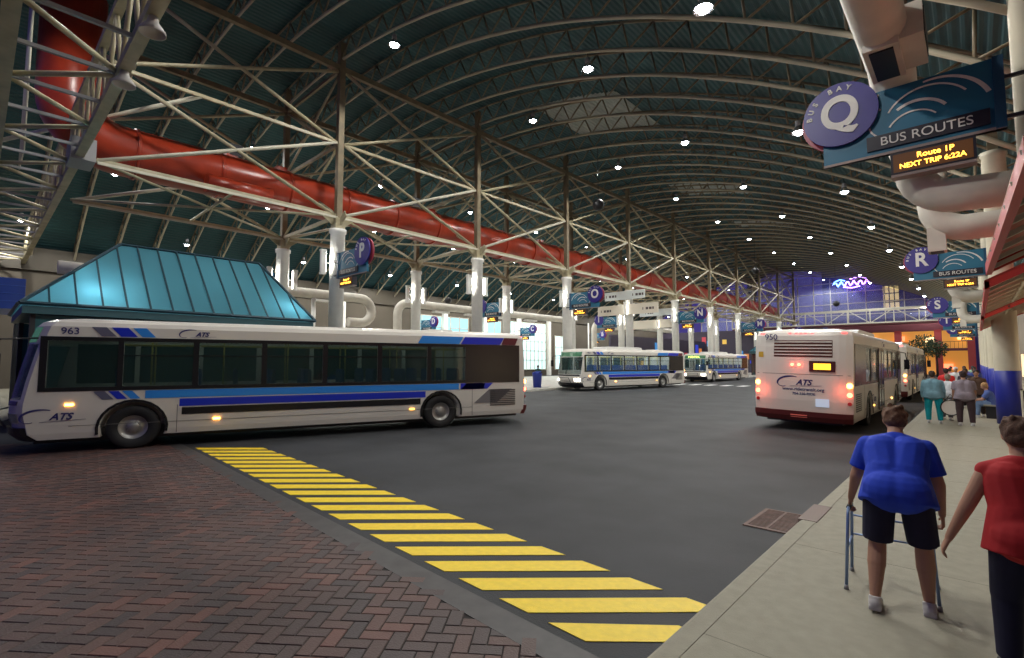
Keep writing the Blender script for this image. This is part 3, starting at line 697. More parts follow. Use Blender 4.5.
MB().lathe([(0,0),(1.1,0),(1.0,20),(2.6,21),(2.6,22),(0,22.5)], n=24).build('shaft', M_black, t)
M_neon = mat('violet_neon', (.4,.2,.8), .4, emit=(.45,.20,1.0), es=9); M_neonb = mat('blue_neon', (.1,.2,.8), .4, emit=(.10,.25,1.0), es=9)
t = thing('neon_sign', 'glowing blue and violet neon squiggle high under the far end of the roof', 'sign', (-15.0, 101.5, 15.6))
q = MB(); pts = [Vector((-2.6+i*.13, 0, .35*math.sin(i*.9)+.12*math.sin(i*2.3))) for i in range(40)]
q.path(pts[12:], .11, 6); q.build('violet_tube', M_neon, t)
q = MB(); q.path(pts[:13], .13, 6); q.path([Vector((-2.4,0,.5)),Vector((-1.6,0,.75)),Vector((-.9,0,.5))], .1, 6); q.build('blue_tube', M_neonb, t)
q = MB(); q.path([Vector((-.2,0,.75)),Vector((.9,0,.95)),Vector((2.2,0,.55))], .09, 6); q.path([Vector((-1.2,0,-.55)),Vector((0,0,-.8)),Vector((1.2,0,-.6))], .09, 6); q.build('violet_tube', M_neon, t)
q = MB(); q.cone((-1.5,.1,.4),(-1.5,.1,arch(-16)-15.6),.04,.04,6); q.cone((1.5,.1,.4),(1.5,.1,arch(-14)-15.6),.04,.04,6); q.bar((-1.5,.1,.4),(1.5,.1,.4),.05,.05); q.build('hanger', M_dark, t)
def tree(x, y, h, r, label):
    t = thing('street_tree', label, 'tree', (x,y,0)); rs = random.Random(int(abs(x*7+y)))
    MB().path([Vector((0,0,0)),Vector((.05,0,h*.3)),Vector((0,.05,h*.6))],[.14,.11,.07],8).build('trunk', mat('bark', (.03,.02,.015), .9), t)
    q = MB()
    for k in range(700):
        v = Vector((rs.gauss(0,1), rs.gauss(0,1), rs.gauss(0,1))); v = v.normalized()*r*(rs.random()**.4); v.z *= .9; c = v + Vector((0,0,h*.68))
        a = Vector((rs.uniform(-1,1),rs.uniform(-1,1),rs.uniform(-1,1))).normalized()*.16; b_ = a.cross(Vector((rs.uniform(-1,1),rs.uniform(-1,1),1))).normalized()*.10
        q.add([c-a, c+b_, c+a, c-b_], [(0,1,2,3)])
    q.build('crown', mat('dark_leaves', (.03,.05,.02), .7), t)
tree(-5.1, 88, 6.5, 1.7, 'dark leafy tree at the far end of the sidewalk beside the roadway')
tree(-4.2, 96, 6.0, 1.5, 'second dark leafy tree farther behind the sidewalk crowd')

t = thing('end_wall_storefront', 'dark wall with coloured shop displays closing the far end of the platform', 'storefront')
MB().box((-51,102.2,.14),(-19.6,102.6,8.4)).build('wall', mat('storefront_dark', (0,0,0)), t)
rs = random.Random(21)
for k in range(30):
    x = -50.5 + k*1.03; c = cols[(k*5) % 6]; z = 1.0 + rs.random()*5.0
    MB().box((x,102.1,z),(x+.8,102.2,z+.5+rs.random()*1.1)).build('display', mat('display_%d' % ((k*5)%6), c), t)
kd = dup(kiosk_root); kd.location = (0, 80.2, 0); kd['label'] = 'second smaller looking teal glass kiosk far down the platform'

# ------------------------------------------------------------------ buses (local: +x forward, +y the driver's side)
M_bus = mat('bus_cream', (.66,.62,.56), .32, noise=.03, nscale=1); M_busw = mat('bus_white', (.72,.72,.70), .32)
M_bl1 = mat('bus_light_blue', (.03,.24,.72), .3); M_bl2 = mat('bus_navy_blue', (.01,.03,.50), .3); M_bk = mat('bus_black', (.012,.012,.015), .25)
M_pane = mat('bus_window_glass', (.010,.028,.026), .05, alpha=.62); M_panec = mat('bus_window_clear', (.05,.12,.14), .05, alpha=.25); M_shield = mat('bus_windshield_glass', (.02,.05,.04), .04, alpha=.35)
M_tire = mat('tire_rubber', (.014,.014,.015), .75); M_rim = mat('wheel_rim', (.40,.39,.37), .4, .6)
M_seat = mat('bus_seat_fabric', (.03,.06,.25), .8); M_pole = mat('grab_pole_yellow', (.6,.45,.05), .35)
M_tail = mat('tail_light', (.8,.1,.05), .3, emit=(1,.10,.05), es=14); M_amb = mat('amber_light', (.9,.4,.05), .3, emit=(1,.42,.08), es=14); M_head = mat('head_light', (1,1,.9), .2, emit=(1,.93,.75), es=18)
M_mark = mat('marker_light_red', (.8,.05,.05), .3, emit=(1,.06,.06), es=5); M_bumper_lit = mat('bumper_red_lit', (.10,.012,.012), .45)  # bumper: red light falling on it is put into the dark colour
M_int = mat('bus_ceiling_light', (1,1,1), .5, emit=(.70,1,.92), es=2.2)
M_int2 = mat('bus_ceiling_light_bright', (1,1,1), .5, emit=(.75,.95,1), es=9); M_logo = mat('logo_dark_blue', (.03,.03,.14), .4); M_amled = mat('amber_display', (1,.6,.1), .4, emit=(1,.50,.02), es=2.2); M_gdest = mat('green_sign_glass', (.02,.06,.03), .2, emit=(.10,.32,.16), es=.35)
SL = [(.32,1.27,5.80,-6.38),(.45,1.29,5.95,-6.46),(.9,1.30,6.05,-6.5),(1.1,1.30,6.05,-6.5),(1.6,1.30,5.97,-6.5),(2.1,1.30,5.87,-6.49),(2.5,1.30,5.78,-6.47),(2.82,1.295,5.68,-6.43),(2.92,1.24,5.60,-6.38),(2.99,1.10,5.45,-6.25),(3.03,.85,5.2,-6.05),(3.05,.45,4.8,-5.7)]
def prof(z):
    for a, b in zip(SL, SL[1:]):
        if a[0] <= z <= b[0]:
            t = (z-a[0])/(b[0]-a[0]); return tuple(a[i]+(b[i]-a[i])*t for i in (1,2,3))
    return SL[-1][1:] if z > 3 else SL[0][1:]
def FP(u, z, e=0):                                         # point on the front (u=+1 is the driver's side)
    hw, xf, xr = prof(z); return Vector((xf - .42*abs(u)**3.2 + e, u*hw, z))
def RP(u, z, e=0):
    hw, xf, xr = prof(z); return Vector((xr + .16*abs(u)**5 - e, u*hw, z))
def body_solid():
    m_ = MB(); vs = []; U = [-1+i/8 for i in range(17)]; n = 34
    for (z, *_r) in SL:
        vs += [FP(u, z) for u in U] + [RP(-u, z) for u in U]
    fs = [tuple(reversed(range(n)))]
    for j in range(len(SL)-1):
        for k in range(n): k2 = (k+1)%n; fs.append((j*n+k, j*n+k2, (j+1)*n+k2, (j+1)*n+k))
    fs.append(tuple((len(SL)-1)*n+k for k in range(n)))
    return m_.add(vs, fs)
def patch(u0, u1, z0, z1, P, e0, e1, nu=10, nz=4):
    m_ = MB(); A = []; Bv = []
    for j in range(nz+1):
        for i in range(nu+1):
            u = u0+(u1-u0)*i/nu; z = z0+(z1-z0)*j/nz; A.append(P(u,z,e1)); Bv.append(P(u,z,e0))
    N = len(A); w_ = nu+1; fs = []
    for j in range(nz):
        for i in range(nu):
            a = j*w_+i; fs.append((a,a+1,a+w_+1,a+w_)); fs.append((N+a,N+a+w_,N+a+w_+1,N+a+1))
    for i in range(nu):
        a = i; b = nz*w_+i; fs.append((a,N+a,N+a+1,a+1)); fs.append((b,b+1,N+b+1,N+b))
    for j in range(nz):
        a = j*w_; b = a+nu; fs.append((a,a+w_,N+a+w_,N+a)); fs.append((b,N+b,N+b+w_,b+w_))
    return m_.add(A+Bv, fs)
WX = [(4.12,5.30),(2.72,4.02),(1.28,2.60),(-.16,1.16),(-1.60,-.28),(-3.04,-1.72),(-4.25,-3.16)]
WZ0, WZ1 = 1.46, 2.50
AX = (3.8, -3.5)
def cut(o, mb):
    me = mb.mesh('cutter'); c = bpy.data.objects.new('cutter', me); COL.objects.link(c)
    md = o.modifiers.new('cut', 'BOOLEAN'); md.operation = 'DIFFERENCE'; md.object = c; md.solver = 'EXACT'
    nm = to_mesh(o); o.modifiers.clear(); o.data = nm; bpy.data.objects.remove(c)
def make_body():
    o = bpy.data.objects.new('tmp', body_solid().mesh('body')); COL.objects.link(o)
    cut(o, MB().box((-4.9,-1.24,1.13),(5.30,1.24,2.72)))
    q = MB()
    for a, b in WX:
        for s in (-1, 1): q.box((a, min(s*1.15,s*1.4), WZ0),(b, max(s*1.15,s*1.4), WZ1))
    cut(o, q)
    q = MB()
    for x in AX:
        for s in (-1, 1): q.cone((x,s*.75,.50),(x,s*1.5,.50),.60,.60,28)
    cut(o, q)
    cut(o, patch(-.93,.93,1.20,2.42,FP,-.9,.3,16,4))
    me = o.data; me.materials.clear(); me.materials.append(M_bus); bpy.data.objects.remove(o); me.name = 'body'
    return me
BC = {}
def bm_(key, fn):
    if key not in BC: BC[key] = fn()
    return BC[key]
def para(x0, x1, z0, z1, sh, side, m, e=.004, t=.006):      # slanted flat decal on a side; sh = shift of the top edge
    y0_, y1_ = side*1.30, side*(1.30+e+t)
    q = MB(); q.prism([(x0,z0),(x1,z0),(x1+sh,z1),(x0+sh,z1)], 'y', min(y0_,y1_), max(y0_,y1_)); return q.mesh('decal', m)
def wheel_meshes():
    tire = MB(); n = 32
    prof_ = [(.28,-.13),(.44,-.14),(.495,-.11),(.505,0),(.495,.11),(.44,.14),(.28,.13),(.26,.08),(.26,-.08),(.28,-.13)]
    vs = []; fs = []
    for r, y in prof_:
        for k in range(n): a = 2*PI*k/n; vs.append((r*math.cos(a), y, r*math.sin(a)))
    for i in range(len(prof_)-1):
        for k in range(n): k2=(k+1)%n; fs.append((i*n+k,i*n+k2,(i+1)*n+k2,(i+1)*n+k))
    tire.add(vs, fs, True)
    rim = MB(); vs = []; fs = []
    pr = [(.29,.10),(.27,.11),(.24,.05),(.15,.02),(.13,.06),(.10,.09),(.0,.10)]
    for r, y in pr:
        for k in range(n): a = 2*PI*k/n; vs.append((r*math.cos(a), y, r*math.sin(a)))
    for i in range(len(pr)-1):
        for k in range(n): k2=(k+1)%n; fs.append((i*n+k,i*n+k2,(i+1)*n+k2,(i+1)*n+k))
    rim.add(vs, fs, True)
    for k in range(10): a = 2*PI*k/10; rim.cone((.12*math.cos(a),.05,.12*math.sin(a)),(.12*math.cos(a),.085,.12*math.sin(a)),.012,.012,6)
    holes = MB()
    for k in range(10): a = 2*PI*(k+.5)/10; holes.cone((.2*math.cos(a),.03,.2*math.sin(a)),(.2*math.cos(a),.045,.2*math.sin(a)),.026,.026,10)
    return tire.mesh('wheel', M_tire), rim.mesh('rim', M_rim), holes.mesh('rim_hole', M_black)
def seat_mesh():
    q = MB(); q.box((-.22,-.22,.0),(.22,.22,.12)); q.box((-.28,-.22,.05),(-.2,.22,.62)); q.box((-.27,-.19,.6),(-.21,.19,.68)); return q.mesh('seat', M_seat)
def logo(parent, side, x, z, s, P=None):
    """swoosh with slanted lettering; side +1/-1 = bus side, 0 = rear"""
    q = MB(); pts = []
    for i in range(23):
        a = math.radians(62 + i*10.6); r = .30; pts.append((r*1.25*math.cos(a)-.02*i, r*.78*math.sin(a), i))
    ring = []
    for i, (px, pz, k) in enumerate(pts):
        w_ = .012 + .030*math.sin(PI*min(1, i/16.0)) ; a = math.radians(62 + i*10.6)
        ring.append(((px - w_*math.cos(a), pz - w_*math.sin(a)), (px + w_*math.cos(a), pz + w_*math.sin(a))))
    vs = []; fs = []
    for (a, b) in ring: vs += [(a[0]*s, 0, a[1]*s), (b[0]*s, 0, b[1]*s), (a[0]*s, -.004, a[1]*s), (b[0]*s, -.004, b[1]*s)]
    for i in range(len(ring)-1):
        o = i*4; p4 = o+4; fs += [(o,o+1,p4+1,p4),(o+2,p4+2,p4+3,o+3),(o,p4,p4+2,o+2),(o+1,o+3,p4+3,p4+1)]
    q.add(vs, fs); q.bar((-.1*s,-.002,-.215*s),(1.15*s,-.002,-.155*s),.004,.012*s)
    me = bm_('logo%g' % s, lambda: q.mesh('logo', M_logo))
    if side == 1: R_ = (0,0,PI); off = (x, 1.304, z)
    elif side == -1: R_ = (0,0,0); off = (x, -1.304, z)
    else: R_ = (0,0,-PI/2); off = (-6.503, x, z)
    lg = link('logo', me, parent, off, R_)
    tm = text_mesh('ATS', .34*s, .003, M_logo, align='LEFT', shear=.35, bold=.006)
    link('logo_lettering', tm, lg, (.16*s,-.004,-.04*s), (PI/2,0,0))
def make_bus(name, label, number, loc, rz, roll=0.0, lights='head', route='', stripes=True, grp=None, unit=True, clear=False):
    t = thing(name, label, 'bus', loc, rz, grp); t.rotation_euler = (roll, 0, rz)
    link('body', bm_('body', make_body), t)
    # roof gear
    if unit: link('roof_unit', bm_('ac', lambda: MB().prism([(-1.6,3.02),(2.6,3.02),(2.5,3.2),(2.2,3.24),(-1.2,3.24),(-1.5,3.2)], 'y', -.72, .72).mesh('roof_unit', M_busw)), t)
    link('roof_hatch', bm_('hat', lambda: MB().box((-4.2,-.35,3.03),(-3.4,.35,3.11)).mesh('roof_hatch', M_busw)), t)
    tire, rim, holes = bm_('wheel', wheel_meshes)
    for x in AX:
        for s in (-1, 1):
            wq = link('wheel', tire, t, (x, s*1.13, .505), (0,0,0 if s > 0 else PI)); rm_ = link('rim', rim, wq)
    def wells(x, s):
        q = MB()
        if 1:
            if 1:
                for i in range(14):
                    a0 = PI*(i/14.0)*1.12-.19; a1 = PI*((i+1)/14.0)*1.12-.19
                    q.add([(x+r*math.cos(a), s*yy, .5+r*math.sin(a)) for a in (a0,a1) for r in (.60,.655) for yy in (1.301,1.318)], [(0,1,3,2),(4,6,7,5),(0,4,5,1),(2,3,7,6),(1,5,7,3),(0,2,6,4)])
        return q.mesh('wheel_arch_trim', M_bk)
    for x in AX:
        for s in (-1, 1): link('wheel_arch_trim', bm_('wells%g%d' % (x, s), lambda: wells(x, s)), t)
    link('chassis', bm_('ch', lambda: MB().box((-6.2,-1.0,.22),(5.5,1.0,.5)).mesh('chassis', M_black)), t)
    # window bands, panes
    for s in (-1, 1):
        def band(s=s):
            q = MB(); y0_, y1_ = sorted((s*1.298, s*1.312)); xs = [(-6.1,)]
            q.box((-6.15,y0_,WZ0-.09),(5.42,y1_,WZ0)); q.box((-6.15,y0_,WZ1),(5.42,y1_,WZ1+.09))
            ed = [5.42] + [v for a, b in WX for v in (b, a)] + [-6.15]
            for i in range(0, len(ed), 2): q.box((ed[i+1],y0_,WZ0),(ed[i],y1_,WZ1))
            return q.mesh('window_band', M_bk)
        bnd = link('window_band', bm_('band%d' % s, band), t)
        for i, (a, b) in enumerate(WX):
            pn = link('window_pane', bm_('pane%d_%d_%d' % (i, s, clear), lambda: MB().box((a,s*1.285-.004,WZ0),(b,s*1.285+.004,WZ1)).mesh('window_pane', M_panec if clear else M_pane)), t)
            if i: link('transom_bar', bm_('tr%d_%d' % (i, s), lambda: MB().box((a,s*1.29-.012,2.16),(b,s*1.29+.012,2.19)).mesh('transom_bar', M_bk)), pn)
    # doors on the kerb side
    for a, b in ((4.35,5.35),(-1.55,-.25)):
        def door(a=a, b=b):
            q = MB(); 
            for c, d in ((a, (a+b)/2-.01), ((a+b)/2+.01, b)):
                q.box((c,-1.335,.40),(d,-1.318,.5)); q.box((c,-1.335,2.46),(d,-1.318,2.55)); q.box((c,-1.335,.5),(c+.05,-1.318,2.46)); q.box((d-.05,-1.335,.5),(d,-1.318,2.46)); q.box((c,-1.335,1.1),(d,-1.318,1.14))
            return q.mesh('door', mat('door_brown', (.09,.035,.02), .4))
        dd = link('door', bm_('door%g' % a, door), t)
        link('door_glass', bm_('dg%g' % a, lambda: MB().box((a+.04,-1.328,.5),(b-.04,-1.322,2.46)).mesh('door_glass', mat('door_glass_dark', (.02,.025,.03), .06))), dd)
    # interior
    sm_ = bm_('seat', seat_mesh)
    for i in range(9):
        for y in (-1.0, -.55, .55, 1.0):
            if i in (4,) and y < 0: continue
            link('seat', sm_, t, (2.9 - i*.84, y, 1.15), (0,0,0))
    link('seat', sm_, t, (4.4, .75, 1.2))
    link('ceiling_light', bm_('cl%d' % clear, lambda: MB().box((-4.8,.62,2.66),(4.6,.84,2.69)).box((-4.8,-.84,2.66),(4.6,-.62,2.69)).mesh('ceiling_light', M_int2 if clear else M_int)), t)
    def poles():
        q = MB()
        for i in range(6):
            for y in (-.38,.38): q.cone((3.6-i*1.5,y,1.13),(3.6-i*1.5,y,2.7),.018,.018,8)
        for y in (-.38,.38): q.cone((-4.6,y,2.45),(4.2,y,2.45),.015,.015,8)
        return q.mesh('grab_rail', M_pole)
    link('grab_rail', bm_('poles', poles), t)
    # decals
    for s in (1, -1):
        if stripes:
            for nm, x0, x1, z0, z1, sh, m in (('light_blue_stripe',-4.05,3.6,1.17,1.355,-.0,M_bl1),('navy_stripe',-3.0,2.95,.96,1.14,0,M_bl2),('black_stripe',-2.85,2.9,.76,.93,0,M_bk),
                ('front_flash',3.68,3.86,1.17,1.355,.16,M_bl1),('front_flash',3.92,4.10,1.17,1.355,.16,M_bl2),('front_flash',4.16,4.36,1.17,1.355,.16,mat('flash_grey', (.12,.12,.18), .35)),
                ('rear_sweep',-4.9,-4.1,1.17,1.355,-.0,M_bl2),('rear_sweep',-5.0,-4.1,1.17,1.355,-.20,M_bl2),('rear_sweep',-5.35,-4.55,.72,1.15,-.52,mat('sweep_grey', (.17,.16,.17), .35)),
                ('roof_flash',3.45,3.7,2.61,2.82,.18,M_bl1),('roof_flash',3.78,4.08,2.61,2.82,.18,M_bl2),('roof_flash',4.16,4.42,2.61,2.82,.18,mat('flash_grey', (0,0,0))),
                ('roof_sweep',-4.05,-2.75,2.6,2.83,-.14,M_bl1),('roof_sweep',-5.45,-4.1,2.6,2.83,-.14,M_bl2),('roof_sweep',-6.0,-5.5,2.6,2.83,-.10,mat('sweep_maroon', (.12,.02,.03), .35))):
                link(nm, bm_('%s%g%g%d' % (nm,x0,z0,s), lambda: para(x0,x1,z0,z1,sh,s,m)), t)
        logo(t, s, 5.3 if s > 0 else -2.7, .84, .6)
        logo(t, s, 2.75 if s > 0 else -.2, 2.715, .42)
        tm = text_mesh(number, .21, .003, M_logo, bold=.002)
        link('fleet_number', tm, t, (4.95 if s > 0 else 4.9, s*1.304, 2.71), (PI/2,0,PI if s > 0 else 0))
        q = bm_('vent%d' % s, lambda: [MB()][0])
        def vent(s=s):
            q = MB(); y0_, y1_ = sorted((s*1.3, s*1.31))
            for k in range(9): q.box((-6.0,y0_,.62+k*.06),(-5.1,y1_,.655+k*.06))
            return q.mesh('engine_vent', mat('vent_grey', (.10,.095,.09), .5))
        link('engine_vent', bm_('ventm%d' % s, vent), t)
        for x in (2.2, -2.6, 5.3 if s < 0 else 4.9):
            link('side_marker', bm_('sm%g%d' % (x, s), lambda: MB().box((x-.07,min(s*1.3,s*1.325),1.05 if x > 4 else .60),(x+.07,max(s*1.3,s*1.325),1.10 if x > 4 else .65)).mesh('side_marker', M_amb if x > 0 else mat('side_amber_dim', (.8,.4,.05), .3, emit=(1,.5,.1), es=4))), t)
        link('seam', bm_('seam%d' % s, lambda: MB().box((-4.5,min(s*1.3,s*1.303),.34),(-4.485,max(s*1.3,s*1.303),1.35)).box((2.98,min(s*1.3,s*1.303),.34),(2.995,max(s*1.3,s*1.303),1.0)).box((-4.5,min(s*1.3,s*1.303),.60),(4.9,max(s*1.3,s*1.303),.61)).mesh('seam', mat('seam_grey', (.16,.15,.14), .6))), t)
    # front
    link('windshield', bm_('ws', lambda: patch(-.93,.93,1.20,2.42,FP,-.03,-.005,16,4).mesh('windshield', M_shield)), t)
    link('windshield_pillar', bm_('wp', lambda: patch(-.02,.02,1.20,2.42,FP,-.03,.012,2,4).mesh('windshield_pillar', M_bk)), t)
    link('destination_sign', bm_('ds', lambda: patch(-.86,.86,2.46,2.80,FP,0,.012,12,2).mesh('destination_sign', M_gdest)), t)
    link('nose_panel', bm_('np', lambda: patch(-.9,.9,1.08,1.17,FP,0,.01,12,2).mesh('nose_panel', M_bk)), t)
    link('front_bumper', bm_('fb', lambda: patch(-.985,.985,.30,.60,FP,-.02,.09,16,2).mesh('front_bumper', M_bk)), t)
    def rack():
        q = MB()
        for y in (-.55,.55): q.bar((6.05,y,.55),(6.28,y,.95),.03,.04)
        for z in (.7,.95): q.bar((6.15+(z-.7)*.5,-.6,z),(6.15+(z-.7)*.5,.6,z),.03,.03)
        return q.mesh('bike_rack', M_dark)
    link('bike_rack', bm_('rack', rack), t)
    for s in (-1, 1):
        hl = link('headlight', bm_('hl%d' % s, lambda: patch(*sorted((s*.62,s*.90)), .70, .90, FP, -.01, .02, 6, 3).mesh('headlight', M_head if True else M_bk)), t) if lights == 'head' else link('headlight', bm_('hlo%d' % s, lambda: patch(*sorted((s*.62,s*.90)), .70, .90, FP, -.01, .02, 6, 3).mesh('headlight', M_chrome)), t)
        def mirror(s=s):
            q = MB(); q.path([FP(s*.9,2.55,.02), Vector((6.0,s*1.45,2.5)), Vector((6.02,s*1.5,2.2))], .02, 8); q.box((5.98,s*1.5-.10,1.75),(6.06,s*1.5+.10,2.2)); return q.mesh('mirror', M_bk)
        link('mirror', bm_('mir%d' % s, mirror), t)
    if route: link('route_text', text_mesh(route, .24, .004, mat('green_dest_text', (.5,1,.2), .4, emit=(.65,1,.15), es=3.5), bold=.004), t, (5.80,0,2.63), (PI/2,-.18,PI/2)).rotation_euler = (PI/2-.25,0,PI/2)
    # rear
    def louv():
        q = MB()
        for k in range(5):
            pp = patch(-.62,.55,2.235+k*.095,2.265+k*.095,RP,0,.035,8,1); q.add(pp.v, pp.f)
        return q.mesh('rear_louvre', M_bus)
    link('rear_grille', bm_('rg', lambda: patch(-.63,.56,2.18,2.68,RP,0,.006,8,2).mesh('rear_grille', mat('grille_red_lit', (.11,.035,.022), .5))), t)  # brown-red base colour holds the red glow of the tail lights
    # mirrored: on the rear the driver's side shows at the left, so the grille sits slightly that way
    link('rear_louvre', bm_('rl', louv), t)
    link('rear_display_box', bm_('rdb', lambda: patch(-.68,-.18,1.76,2.07,RP,0,.04,4,1).mesh('rear_display_box', mat('display_maroon', (.06,.01,.008), .4))), t)
    link('rear_display', bm_('rd', lambda: patch(-.60,-.27,1.82,2.00,RP,.04,.046,4,1).mesh('rear_display', M_amled)), t)
    for u, z, r, m in ((.17,1.95,.045,M_tail),(.03,1.95,.045,M_tail)) + tuple((s*.93, z, r, m) for s in (-1,1) for z, r, m in ((1.38,.075,M_amb),(1.12,.07,M_tail),(.87,.055,mat('unlit_red_lens', (.35,.03,.03), .3)))):
        p = RP(u, z)
        ln_ = link('tail_light', bm_('tl%g%s' % (r, m.name), lambda: MB().cone((.01,0,0),(-.03,0,0),r,r*.9,18).mesh('tail_light', m)), t, p)
    for u in (-.93,-.88,-.25,-.1,0,.1,.25,.88,.93): link('marker_light', bm_('mk', lambda: MB().box((-.03,-.035,-.012),(.01,.035,.012)).mesh('marker_light', M_mark)), t, RP(u*.96, 2.90))
    link('rear_seam', bm_('rs', lambda: MB().add(*(lambda p: (p.v, p.f))(patch(-.95,.95,1.66,1.675,RP,0,.004,10,1))).mesh('rear_seam', mat('seam_grey', (0,0,0)))), t)
    link('rear_bumper', bm_('rb', lambda: patch(-1.0,1.0,.30,.58,RP,-.03,.12,16,2).mesh('rear_bumper', M_bumper_lit)), t)
    link('bumper_reflector', bm_('br', lambda: patch(-.14,.2,.40,.48,RP,.12,.125,3,1).mesh('bumper_reflector', mat('reflector_red', (.6,.12,.10), .3, emit=(1,.2,.15), es=.25))), t)
    link('plate_lamp', bm_('pl', lambda: patch(-.56,-.30,.74,.97,RP,0,.02,3,1).mesh('plate_lamp', mat('plate_glow', (.5,.6,.8), .2, emit=(.7,.85,1), es=.35))), t)
    link('yellow_label', bm_('yl', lambda: patch(.80,.92,2.16,2.33,RP,0,.004,2,1).mesh('yellow_label', mat('label_yellow', (.55,.33,.03), .5))), t)
    tm = text_mesh(number, .24, .003, M_logo, bold=.002); link('fleet_number', tm, t, (-6.49,.80*1.0-.0,2.77), (PI/2,0,-PI/2))
    logo(t, 0, .22, 1.45, .66)
    link('web_address', text_mesh('www.ridetransit.org', .135, .003, M_logo, bold=.001), t, (-6.506,-.06,1.225), (PI/2,0,-PI/2))
    link('phone_number', text_mesh('704-336-RIDE', .105, .003, M_logo, bold=.001), t, (-6.506,-.08,1.09), (PI/2,0,-PI/2))
    return t
R = math.radians
def place_by(front_axle_xy, hd, off=1.3):
    """origin from the ground point of the driver's side front wheel and the heading"""
    h = Vector((math.cos(hd), math.sin(hd), 0)); l = Vector((-h.y, h.x, 0)); p = Vector((*front_axle_xy, 0)) - h*3.8 - l*off
    return p
make_bus('city_bus', 'long cream city bus with blue stripes turning out across the near roadway, numbered 963', '963', (-14.52, 6.83, 0), R(-107.5), 0, 'off', unit=False).scale = (1.05,1,1)
make_bus('city_bus', 'cream city bus seen from behind with red tail lights, numbered 950, by the sidewalk', '950', (-3.90, 23.3, 0.0), R(90), R(1.6), 'off', stripes=False)
make_bus('city_bus', 'city bus stopped ahead of the bus numbered 950 along the sidewalk', '948', (-3.9, 38.6, 0.0), R(90), R(.8), 'off', stripes=False)
make_bus('city_bus', 'white and blue city bus with headlights on pulled up near the third column', '951', (*place_by((-20.1,31.2), R(-101))[:2], 0), R(-101), 0, 'head', clear=True)
make_bus('city_bus', 'white and blue city bus with green lit route sign, behind the other stopped bus', '944', (-21.55, 57.2, 0), R(-90-1), 0, 'head', route='9 CENTRAL', clear=True)

for bx_, by_, bz_, e in ((-5.0,16.6,1.2,6),(-2.75,16.6,1.2,6),(-3.9,16.5,1.95,4)):
    ld = bpy.data.lights.new('tail_glow', 'POINT'); ld.energy = e; ld.color = (1,.12,.06); ld.shadow_soft_size = .08
    lo = bpy.data.objects.new('tail_glow', ld); COL.objects.link(lo); lo.location = (bx_,by_,bz_)

# ------------------------------------------------------------------ people
M_skin = mat('skin_tan', (.42,.22,.14), .6); M_skin2 = mat('skin_brown', (.16,.075,.045), .6); M_eye = mat('eye_dark', (.02,.015,.01), .2)
def cap(m_, a, b, ra, rb, n=12, balls=True):
    m_.cone(a, b, ra, rb, n)
    if balls: m_.ell(a, (ra,ra,ra), None, 12, 8); m_.ell(b, (rb,rb,rb), None, 12, 8)
def remesh(m_, name, m, vox, parent, smooth=3):
    me = bpy.data.meshes.new(name); me.from_pydata(m_.v, [], m_.f); me.materials.append(m)
    o = bpy.data.objects.new(name, me); COL.objects.link(o)
    md = o.modifiers.new('r', 'REMESH'); md.mode = 'VOXEL'; md.voxel_size = vox; md.use_smooth_shade = True
    s_ = o.modifiers.new('s', 'SMOOTH'); s_.iterations = smooth; s_.factor = .5
    nm = to_mesh(o, name); nm.materials.clear(); nm.materials.append(m); bpy.data.objects.remove(o)
    for p in nm.polygons: p.use_smooth = True
    return link(name, nm, parent)
def nz_(v): return Vector(v).normalized()
